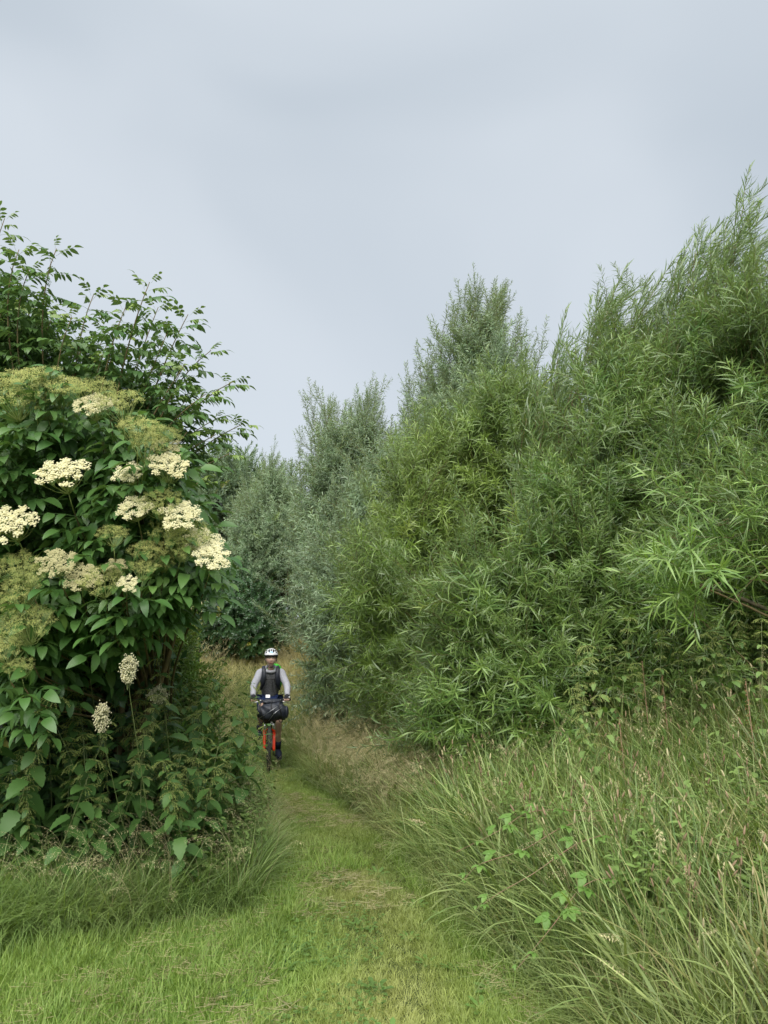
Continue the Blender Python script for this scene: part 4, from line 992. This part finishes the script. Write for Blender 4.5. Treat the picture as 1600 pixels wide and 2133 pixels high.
C_RED = mat('red_fork_paint', (0.85, 0.06, 0.02), 0.3, 0, 0.5)
C_BLACK = mat('black_paint', (0.012, 0.012, 0.014), 0.4, 0, 0.5)
C_RUB = mat('tyre_rubber', (0.03, 0.033, 0.03), 0.85, 0, 0.3, (0.06, 0.06, 0.045), 30, 0.6)
C_MET = mat('bare_metal', (0.55, 0.56, 0.58), 0.3, 0.9, 0.5)
C_FAB = mat('black_bag_fabric', (0.012, 0.015, 0.028), 0.5, 0, 0.4, (0.035, 0.04, 0.05), 14, 0.7)
C_SLEEVE = mat('light_grey_jersey', (0.33, 0.335, 0.375), 0.9, 0, 0.1, (0.40, 0.405, 0.445), 60, 0.5)
C_TORSO = mat('dark_heather_jersey', (0.15, 0.152, 0.165), 0.9, 0, 0.1, (0.26, 0.26, 0.28), 55, 0.5)
C_SHORTS = mat('navy_shorts', (0.018, 0.03, 0.09), 0.8, 0, 0.2, (0.025, 0.045, 0.13), 12, 0.4)
C_SKIN = mat('skin', (0.68, 0.44, 0.35), 0.5, 0, 0.4, (0.72, 0.48, 0.38), 14, 0.1)
C_LEG = mat('leg_skin', (0.42, 0.28, 0.21), 0.6, 0, 0.3)
C_LIP = mat('lips', (0.36, 0.13, 0.10), 0.5)
C_HAIR = mat('brown_hair', (0.035, 0.02, 0.012), 0.7)
C_WHITE = mat('white_gloss', (0.78, 0.79, 0.82), 0.25, 0, 0.5)
C_BLUE = mat('pale_blue_gloss', (0.25, 0.52, 0.80), 0.3, 0, 0.5)
C_GREEN = mat('green_backpack_fabric', (0.06, 0.42, 0.04), 0.7, 0, 0.2)
C_GLOVE = mat('black_glove', (0.015, 0.015, 0.02), 0.8)
C_SHOE = mat('dark_shoe', (0.012, 0.016, 0.035), 0.7, 0, .3)
C_SOLE = mat('shoe_sole', (0.05, 0.05, 0.05), 0.8)

BY = 10.75; BX = (570 - 800) / FPX * BY; BZ = -0.085; BROT = R(9)
def bob(b, name, mats, parent, **kw): return b.obj(name, mats, parent, **kw)
def cyclist():
    bike = empty('bicycle', (BX, BY, BZ), BROT); tag(bike, 'mountain bike with a bright red fork ridden along the grass path', 'bicycle', None)
    # wheels
    for wy in (0.0, 1.03):
        w = MB(); v, f = ring((0, wy, .33), .302, .028, 'x', 64, 10, .95); w.add(v, f)
        for i in range(64):                     # tread blocks
            a = 2 * PI * i / 64
            for s in (-1, 0, 1):
                Mx = np.eye(4); Mx[:3, :3] = np.array([[1, 0, 0], [0, math.cos(a), -math.sin(a)], [0, math.sin(a), math.cos(a)]])
                rr = .329 - .006 * abs(s); ctr = np.array([s * .014, wy - math.sin(a + .04 * s) * rr, .33 + math.cos(a + .04 * s) * rr])
                w.box(ctr, (.010, .016, .008), Mx)
        wh = empty('wheel'); wh.parent = bike
        bob(w, 'tyre', C_RUB, wh)
        r_ = MB(); v, f = ring((0, wy, .33), .276, .011, 'x', 48, 8, 1.1); r_.add(v, f); bob(r_, 'rim', C_BLACK, wh)
        s_ = MB()
        for i in range(28):
            a = 2 * PI * i / 28; sd_ = 1 if i % 2 else -1
            s_.tube([[sd_ * .028, wy + math.cos(a + .5) * .02, .33 + math.sin(a + .5) * .02], [0, wy + math.cos(a) * .27, .33 + math.sin(a) * .27]], .001, 3)
        bob(s_, 'spokes', C_MET, wh)
        h = MB(); h.tube([[-.05, wy, .33], [-.03, wy, .33], [.03, wy, .33], [.05, wy, .33]], [.012, .024, .024, .012], 12); bob(h, 'hub', C_BLACK, wh)
    # fork
    fk = MB()
    for s in (-1, 1):
        fk.tube([[s * .066, -.005, .30], [s * .066, .0, .335], [s * .066, .05, .47], [s * .064, .085, .565]], [.016, .020, .021, .023], 12)
    fk.tube(bez([-.064, .04, .50], [-.05, .0, .56], [.05, .0, .56], [.064, .04, .50], 9) + [0, .02, .05], .014, 8)
    bob(fk, 'fork', C_RED, bike)
    st = MB()
    for s in (-1, 1): st.tube([[s * .064, .085, .56], [s * .062, .115, .66]], .015, 10)
    bob(st, 'stanchions', C_MET, bike)
    cw = MB(); cw.tube([[-.08, .118, .67], [-.03, .125, .69], [.03, .125, .69], [.08, .118, .67]], [.022, .03, .03, .022], 12); bob(cw, 'fork_crown', C_BLACK, bike)
    fr = MB(); HT = np.array([0, .17, .86]); HB = np.array([0, .13, .70]); BB = np.array([0, .60, .30]); SC = np.array([0, .76, .74]); RA = np.array([0, 1.03, .33])
    fr.tube([HB, HT], .022, 12); fr.tube([HT - [0, 0, .02], SC], .018, 10); fr.tube([HB + [0, .01, .02], BB], .022, 10); fr.tube([BB, SC], .017, 10)
    for s in (-1, 1):
        fr.tube([BB + [s * .03, .02, 0], RA + [s * .062, 0, 0]], .010, 8); fr.tube([SC + [s * .02, .01, -.03], RA + [s * .062, 0, 0]], .009, 8)
    fr.tube([BB - [.038, 0, 0], BB + [.038, 0, 0]], .024, 12)
    bob(fr, 'frame', C_BLACK, bike)
    sp = MB(); sp.tube([SC, [0, .80, .88]], .0135, 10); bob(sp, 'seat_post', C_MET, bike)
    sa = MB(); v, f = ellipsoid((0, .80, .895), (.07, .13, .028), 20, 10, lambda q: np.stack([q[:, 0] * (0.35 + .65 * smooth(-.9, .7, q[:, 1])), q[:, 1], q[:, 2]], 1)); sa.add(v, f); bob(sa, 'saddle', C_BLACK, bike)
    sm_ = MB(); sm_.tube([HT, HT + [0, -.005, .05], [0, .10, .96], [0, .085, .965]], [.02, .02, .018, .018], 10); bob(sm_, 'stem', C_BLACK, bike)
    hb = MB(); HBp = [[-.285, .135, .985], [-.14, .10, .985], [-.05, .085, .965], [.05, .085, .965], [.14, .10, .985], [.285, .135, .985]]
    hb.tube(HBp, [.0112, .0112, .015, .015, .0112, .0112], 10); bar = bob(hb, 'handlebar', C_BLACK, bike)
    for s in (-1, 1):
        g = MB(); g.tube([[s * .165, .105, .985], [s * .285, .135, .985], [s * .29, .136, .985]], [.0165, .0175, .014], 12); bob(g, 'grip', C_BLACK, bar)
        l = MB(); l.tube([[s * .13, .09, .975], [s * .17, .055, .965], [s * .26, .06, .945]], [.008, .006, .005], 8); l.box((s * .135, .085, .975), (.03, .04, .022)); bob(l, 'brake_lever', C_MET, bar)
        c_ = MB(); c_.tube(bez([s * .14, .075, .975], [s * .10, -.05, 1.03], [s * .03, -.06, .9], [s * .05, .07, .68], 14), .0028, 6); bob(c_, 'brake_cable', C_BLACK, bike)
    be = MB(); v, f = ellipsoid((.27, .10, 1.015), (.019, .019, .016), 14, 8); be.add(v, f); bob(be, 'bell', C_MET, bar)
    ph = MB(); Mx = np.eye(4); a = R(-35); Mx[:3, :3] = [[1, 0, 0], [0, math.cos(a), -math.sin(a)], [0, math.sin(a), math.cos(a)]]
    ph.box((-.035, .10, 1.035), (.062, .008, .05), Mx); bob(ph, 'white_computer', C_WHITE, bar, smoothed=False, bevel=.003)
    rf = MB(); rf.add([[-.002, -.098, .665], [.062, -.098, .655], [.028, -.098, .715], [-.002, -.088, .665], [.062, -.088, .655], [.028, -.088, .715]], [(0, 1, 2), (5, 4, 3), (0, 3, 4, 1), (1, 4, 5, 2), (2, 5, 3, 0)])
    rf.tube([[.028, -.09, .68], [.01, .02, .70], [0, .10, .72]], .005, 6); fl = bob(rf, 'front_reflector', C_WHITE, bike, smoothed=False)
    rd = MB(); rd.add([[.016, -.1, .672], [.044, -.1, .668], [.030, -.1, .694]], [(0, 1, 2)]); bob(rd, 'reflector_emblem', C_BLACK, fl, smoothed=False)
    # cranks: image-left foot up, image-right foot down
    ck = MB(); U = np.array([-.075, .56, .45]); Dn = np.array([.075, .64, .15])
    ck.tube([[-.06, .60, .30], U], [.014, .010], 8); ck.tube([[.06, .60, .30], Dn], [.014, .010], 8); v, f = ring((.045, .60, .30), .075, .004, 'x', 32, 6); ck.add(v, f); crk = bob(ck, 'crank', C_MET, bike)
    for s, p in ((-1, U), (1, Dn)):
        b = MB(); b.box(p + [s * .06, 0, 0], (.095, .085, .022)); bob(b, 'pedal', C_BLACK, crk, smoothed=False, bevel=.004)
    ch = MB()
    for dz in (.075, -.07): ch.tube([[.045, .60, .30 + dz], [.045, 1.03, .33 + dz * .45]], .004, 4)
    bob(ch, 'chain', C_MET, bike)

    # luggage
    bag = empty('handlebar_bag', (BX, BY, BZ), BROT); tag(bag, 'black roll bag strapped crosswise in front of the handlebar', 'bag')
    def lump(q):
        k = 1 + .05 * np.sin(q[:, 0] * 7 + q[:, 2] * 5) + .03 * np.sin(q[:, 0] * 23 + q[:, 2] * 11) * np.cos(q[:, 2] * 17 + q[:, 1] * 6) + .035 * np.sin(q[:, 0] * 15 + q[:, 1] * 9); q = q * k[:, None]
        q[:, 0] = np.sign(q[:, 0]) * np.abs(q[:, 0]) ** .7; q[:, 2] -= .12 * q[:, 0] * 0; return q
    B = MB(); v, f = ellipsoid((0.035, -.08, .835), (.21, .12, .125), 40, 26, lump); v[:, 2] -= .03 * (v[:, 0]); v[:, 2] += .015 * np.sin(v[:, 0] * 18); B.add(v, f); bob(B, 'roll', C_FAB, bag)
    for x0 in (-.115, .035, .15):
        s_ = MB(); pts = [[x0 + .025 * math.sin(a * 2), -.08 + math.cos(a) * .132, .835 + math.sin(a) * .145 - .03 * x0 + .015 * math.sin(x0 * 18)] for a in np.linspace(0, 2 * PI, 26)]
        s_.tube(pts, .0065, 6, cap=False); bob(s_, 'strap', C_BLACK, bag)
    s_ = MB(); s_.tube([[-.14, -.17, .76], [-.02, -.225, .84], [.10, -.215, .92]], .003, 5); s_.tube([[-.02, -.19, .72], [.05, -.222, .82], [.16, -.19, .90]], .003, 5); bob(s_, 'cord', C_MET, bag)
    B = MB(); v, f = ellipsoid((.02, -.04, .968), (.13, .075, .042), 24, 14, lump); B.add(v, f); bob(B, 'top_pouch', C_FAB, bag)
    B = MB()
    for s in (-1, 1):
        v, f = ellipsoid((.035 + s * .19, -.08, .835 - s * .006), (.035, .075, .085), 18, 12); B.add(v, f)
    bob(B, 'rolled_end', C_FAB, bag)

    # ---------------- person
    per = empty('person', (BX, BY, BZ), BROT); tag(per, 'person in a grey jersey, navy shorts and white and black helmet riding towards us', 'person')
    # joints
    hipc = (0, .79, .965); waist = (0, .73, 1.08); chest = (0, .62, 1.25); neck0 = (0, .565, 1.385); neck1 = (0, .525, 1.455)
    sh = [(s * .155, .575, 1.345) for s in (-1, 1)]; el = [(-.245, .42, 1.16), (.245, .42, 1.16)]; wr = [(-.245, .215, 1.025), (.245, .215, 1.025)]; palm = [(-.232, .155, 1.012), (.232, .155, 1.012)]
    hp = [(s * .085, .775, .93) for s in (-1, 1)]; kn = [(-.125, .40, .83), (.135, .47, .665)]; an = [(-.145, .595, .515), (.14, .69, .235)]; toe = [(-.15, .47, .485), (.155, .55, .185)]
    V = [hipc, waist, chest, neck0, neck1]; E = [(0, 1), (1, 2), (2, 3), (3, 4)]; Rd = [(.12, .09), (.10, .07), (.12, .07), (.050, .048), (.047, .047)]
    for k in (0, 1):
        n0 = len(V); V += [sh[k], tuple((np.array(sh[k]) + el[k]) / 2), el[k], tuple((np.array(el[k]) * .6 + np.array(wr[k]) * .4)), wr[k], palm[k]]
        Rd += [.045, .038, .032, .030, .022, (.034, .018)]; E += [(2, n0)] + [(n0 + i, n0 + i + 1) for i in range(5)]
        n0 = len(V); V += [hp[k], tuple((np.array(hp[k]) + kn[k]) / 2), kn[k], tuple(np.array(kn[k]) * .65 + np.array(an[k]) * .35 + [0, .015, 0]), an[k], tuple((np.array(an[k]) + toe[k]) / 2 - [0, 0, .03]), toe[k]]
        Rd += [.085, .07, .05, .05, .031, .034, .028]; E += [(0, n0)] + [(n0 + i, n0 + i + 1) for i in range(6)]
    v, f = skin_mesh(V, E, Rd, 2)
    body = MB(); body.add(v, f, 0, 1)
    # head with a face, looking at the camera (-Y)
    HC = np.array([0, .475, 1.555])
    def face(q):
        q = q.copy(); x, y, z = q[:, 0].copy(), q[:, 1].copy(), q[:, 2].copy(); front = smooth(0.1, .8, -y)
        q[:, 0] *= 1 - .30 * smooth(-.1, -1, z) ; q[:, 1] *= 1 - .12 * smooth(-.2, -1, z)
        q[:, 1] -= front * .26 * np.exp(-((x / .13) ** 2)) * np.exp(-(((z + .18) / .16) ** 2))      # nose
        q[:, 1] -= front * .05 * np.exp(-((x / .1) ** 2)) * np.exp(-(((z - .02) / .2) ** 2))
        q[:, 1] += front * .11 * (np.exp(-(((x - .36) / .17) ** 2)) + np.exp(-(((x + .36) / .17) ** 2))) * np.exp(-(((z - .08) / .11) ** 2))   # eye sockets
        q[:, 1] -= front * .05 * np.exp(-(((z - .26) / .09) ** 2))                                   # brow
        q[:, 1] -= front * .06 * np.exp(-((x / .3) ** 2)) * np.exp(-(((z + .50) / .09) ** 2))        # mouth
        q[:, 1] += front * .04 * np.exp(-((x / .4) ** 2)) * np.exp(-(((z + .66) / .06) ** 2))
        q[:, 1] -= front * .10 * np.exp(-((x / .28) ** 2)) * np.exp(-(((z + .86) / .13) ** 2))       # chin
        return q
    v, f = ellipsoid(HC, (.074, .093, .118), 56, 44, face); body.add(v, f, 0, 0)
    for s in (-1, 1):                                                                                # ears
        v, f = ellipsoid(HC + [s * .074, .012, -.005], (.012, .022, .034), 14, 10); body.add(v, f, 0, 0)
        # hand: four bent fingers and a thumb round the grip
        cx = s * .232
        for q, (dx, ln) in enumerate(((-.030, .95), (-.010, 1.05), (.010, 1.0), (.029, .82))):
            x = cx + s * dx * -1; yb = .128 + .0
            body.tube([[x, .150, 1.012], [x, .112, 1.012], [x, .092 , .996], [x, .094, .972 + .008 * (1 - ln)], [x, .112, .964]], [.0095, .0088, .0082, .0075, .006], 8, 0, 0)
        body.tube([[cx - s * .028, .155, 1.0], [cx - s * .045, .135, .985], [cx - s * .050, .112, .968], [cx - s * .036, .100, .962]], [.012, .011, .0095, .007], 8, 0, 0)
    bo = body.obj('body', [C_SKIN, C_LEG], per)
    fc = lambda dx, dz, dy=0: HC + np.array([dx, -.093 + dy, dz])
    for s in (-1, 1):
        b = MB(); v, f = ellipsoid(fc(s * .027, .010, .012), (.0115, .008, .0058), 12, 8); b.add(v, f); ey = b.obj('eye', C_WHITE, per)
        b = MB(); v, f = ellipsoid(fc(s * .027, .010, .0055), (.0055, .003, .0052), 10, 8); b.add(v, f); b.obj('iris', C_HAIR, ey)
        b = MB(); b.tube([fc(s * .012, .026, .004), fc(s * .027, .031, .006), fc(s * .042, .026, .018)], [.003, .0035, .002], 6); b.obj('eyebrow', C_HAIR, per)
    b = MB(); b.tube([fc(-.024, -.060, .012), fc(0, -.058, -.003), fc(.024, -.060, .012)], [.003, .0058, .003], 8); b.obj('mouth', C_LIP, per)
    b = MB(); v, f = ellipsoid(HC + [0, .014, .022], (.079, .090, .108), 28, 20)
    keep = [q for q in f if v[list(q)].mean(0)[1] > HC[1] - .035 or v[list(q)].mean(0)[2] > HC[2] + .062]; b.add(v, keep); b.obj('hair', C_HAIR, per)
    # helmet: ribbed white shell, dark vents, black rim
    nu, nv = 96, 30; V = []; F = []; Mt = []; HHc = HC + np.array([0, .008, .045])
    def vent(ph, th):
        # long vents running front to back; x across
        x = math.sin(th) * math.cos(ph); y = math.sin(th) * math.sin(ph)
        for cx_, w_, y0, y1 in ((0, .11, -.80, -.2), (-.38, .155, -.84, -.15), (.38, .155, -.84, -.15), (-.74, .16, -.6, .1), (.74, .16, -.6, .1), (0, .1, 0, .6), (-.4, .1, .05, .65), (.4, .1, .05, .65)):
            xc = cx_ * (1 - .25 * (abs(y) ** 2)); m_ = (y - (y0 + y1) / 2) / ((y1 - y0) / 2)
            if abs(m_) < 1 and abs(x - xc) < w_ * math.sqrt(1 - m_ * m_): return 1
        return 0
    THM = R(97)
    for j in range(nv + 1):
        th = THM * j / nv
        for i in range(nu):
            ph = 2 * PI * i / nu; vv = vent(ph, th); k = 1 - .10 * vv + .02 * math.cos(ph * 1) ** 2
            V.append([.099 * k * math.sin(th) * math.cos(ph), .128 * k * math.sin(th) * math.sin(ph), .105 * k * math.cos(th)])
    for j in range(nv):
        for i in range(nu):
            a, b_ = j * nu + i, j * nu + (i + 1) % nu; F.append((a, a + nu, b_ + nu, b_))
            th = THM * (j + .5) / nv; ph = 2 * PI * (i + .5) / nu; y = math.sin(th) * math.sin(ph); x = math.sin(th) * math.cos(ph)
            Mt.append(1 if vent(ph, th) or th > R(83) or (abs(x) > .60 and .35 < abs(y - x * x * .2) < .5) else 2 if (abs(x) < .22 and -.93 < y < -.80) else 0)
    V = np.array(V) + HHc; base = len(V)
    Vi = [[p[0] * 1, p[1], p[2]] for p in (V - HHc) * .86 + HHc]
    b = MB(); b.v.append(np.concatenate([V, np.array(Vi)])); b.a.append(np.zeros(2 * base)); b.n = 2 * base
    b.f = F + [(q[3] + base, q[2] + base, q[1] + base, q[0] + base) for q in F]; b.m = Mt + [1] * len(F)
    last = nv * nu
    for i in range(nu): b.f.append((last + i, base + last + i, base + last + (i + 1) % nu, last + (i + 1) % nu)); b.m.append(1)
    he = b.obj('helmet', [C_WHITE, C_BLACK, C_BLUE], per)
    for s in (-1, 1):
        b = MB(); b.tube([HHc + [s * .082, -.04, -.01], HC + [s * .073, -.035, -.06], HC + [s * .03, -.07, -.125], HC + [0, -.072, -.131]], .0042, 6)
        b.tube([HHc + [s * .085, .04, -.01], HC + [s * .076, -.018, -.045]], .004, 6); b.obj('chin_strap', C_BLACK, he)
    # jersey
    V = [(0, .78, .99), (0, .735, 1.09), (0, .625, 1.25), (0, .575, 1.36)]; E = [(0, 1), (1, 2), (2, 3)]; Rd = [(.150, .125), (.138, .115), (.155, .122), (.085, .085)]
    for k in (0, 1): V += [tuple(np.array(sh[k]) * [.92, 1, 1])]; E += [(2, 4 + k)]; Rd += [.066]
    v, f = skin_mesh(V, E, Rd, 2); v[:, 0] *= 1.0; b = MB(); b.add(v, f); b.obj('jersey', C_TORSO, per)
    for k in (0, 1):
        s = (-1, 1)[k]; S0 = np.array(sh[k]); E0 = np.array(el[k]); W0 = np.array(wr[k])
        P_ = [S0 * [.70, 1, 1] + [0, .01, .02], S0 + [0, 0, .005], S0 * .5 + E0 * .5, E0 + [s * .004, .008, 0], E0 * .5 + W0 * .5, W0 * .95 + E0 * .05]
        c = np.concatenate([bez(P_[0], P_[1], P_[1], P_[2], 7)[:-1], bez(P_[2], P_[3], P_[3], P_[4], 7)[:-1], bez(P_[4], P_[4], P_[5], P_[5], 6)])
        rr = np.interp(np.linspace(0, 1, len(c)), [0, .15, .35, .6, .8, 1], [.050, .070, .056, .049, .043, .036]) * (1 + .035 * np.sin(np.arange(len(c)) * 2.1))
        b = MB(); b.tube(c, rr, 18); b.obj('sleeve', C_SLEEVE, per, sub=1)
        gl = MB(); gl.tube([W0, W0 * .4 + np.array(palm[k]) * .6 + [0, 0, .006], [s * .232, .135, 1.012], [s * .232, .108, 1.008]], [.030, .036, .036, .030], 12)
        for dx in (-.030, -.010, .010, .029): gl.tube([[s * (.232 - dx), .15, 1.015], [s * (.232 - dx), .110, 1.015], [s * (.232 - dx), .089, .996]], [.0125, .0118, .0105], 8)
        gl.obj('glove', C_GLOVE, per)
    b = MB(); v, f = ring((0, 0, 0), .080, .024, 'z', 32, 10); Mx = np.eye(4); a = R(32); Mx[:3, :3] = [[1, 0, 0], [0, math.cos(a), -math.sin(a)], [0, math.sin(a), math.cos(a)]]
    b.add(v, f, 0, 0, Mx); b.v[0] += np.array([0, .545, 1.405]); b.obj('hood', C_SLEEVE, per)
    # shorts, socks, shoes
    V = [(0, .80, .98)]; E = []; Rd = [(.150, .12)]
    for k in (0, 1):
        n0 = len(V); H_ = np.array(hp[k]); K_ = np.array(kn[k]); V += [tuple(H_), tuple(H_ * .55 + K_ * .45), tuple(H_ * .25 + K_ * .75)]; E += [(0, n0), (n0, n0 + 1), (n0 + 1, n0 + 2)]; Rd += [.105, .096, .088]
    v, f = skin_mesh(V, E, Rd, 2); b = MB(); b.add(v, f); b.obj('shorts', C_SHORTS, per)
    for k in (0, 1):
        s = (-1, 1)[k]; A = np.array(an[k]); T_ = np.array(toe[k]); K_ = np.array(kn[k])
        b = MB(); b.tube([A * .72 + K_ * .28, A * .85 + K_ * .15, A], [.047, .042, .040], 12); b.obj('sock', C_SHOE, per)
        d_ = unit(T_ - A - [0, 0, -.0]); b = MB(); Mx = mat4(frame_yz(d_)[0], (A + T_) / 2 + d_ * .01 + [0, 0, -.028])
        v, f = ellipsoid((0, 0, 0), (.048, .135, .048), 24, 16, lambda q: np.stack([q[:, 0] * (1 - .15 * q[:, 1]), q[:, 1], np.where(q[:, 2] < -.5, -.5, q[:, 2]) * (1 - .3 * smooth(0, 1, q[:, 1]))], 1)); b.add(v, f, 0, 0, Mx)
        so = b.obj('shoe', C_SHOE, per); b = MB(); v, f = ellipsoid((0, 0, -.030), (.050, .14, .014), 24, 8); b.add(v, f, 0, 0, Mx); b.obj('sole', C_SOLE, so)
    # backpack
    bp = empty('backpack', (BX, BY, BZ), BROT); tag(bp, 'green and black backpack worn on both shoulders', 'backpack')
    b = MB(); Mx = np.eye(4); a = R(-25); Mx[:3, :3] = [[1, 0, 0], [0, math.cos(a), -math.sin(a)], [0, math.sin(a), math.cos(a)]]
    v, f = ellipsoid((0, 0, 0), (.14, .09, .22), 28, 20, lambda q: np.sign(q) * np.abs(q) ** .75); b.add(v, f, 0, 0, Mx); b.v[0] += np.array([.045, .82, 1.27]); b.obj('pack', C_GREEN, bp)
    for s in (-1, 1):
        pts = [[s * .095, .66, 1.405], [s * .105, .585, 1.43], [s * .100, .49, 1.385], [s * .098, .465, 1.30], [s * .112, .50, 1.19], [s * .135, .58, 1.11], [s * .145, .68, 1.10]]
        t_ = np.linspace(0, 1, len(pts)); tt = np.linspace(0, 1, 22); c = np.stack([np.interp(tt, t_, np.array(pts)[:, q]) for q in range(3)], 1)
        v, f = tube(c, np.interp(tt, [0, .3, .65, .8, 1], [.026, .033, .036, .02, .01]), 12); ctr = np.repeat(c, 12, 0); v = ctr + (v - ctr) * [1, .55, 1]
        b = MB(); b.add(v, f); b.obj('shoulder_strap', C_FAB, bp)
    b = MB(); b.tube([[-.10, .475, 1.25], [0, .462, 1.26], [.10, .475, 1.25]], .006, 6); b.tube([[.02, .465, 1.26], [.03, .52, 1.16], [.05, .60, 1.06]], .004, 6); b.obj('chest_strap', C_BLACK, bp)
    b = MB(); b.tube(bez([-.115, .49, 1.2], [-.17, .42, 1.13], [-.205, .34, 1.04], [-.19, .26, .99], 10), .005, 6); b.obj('drinking_hose', C_BLACK, bp)
cyclist()
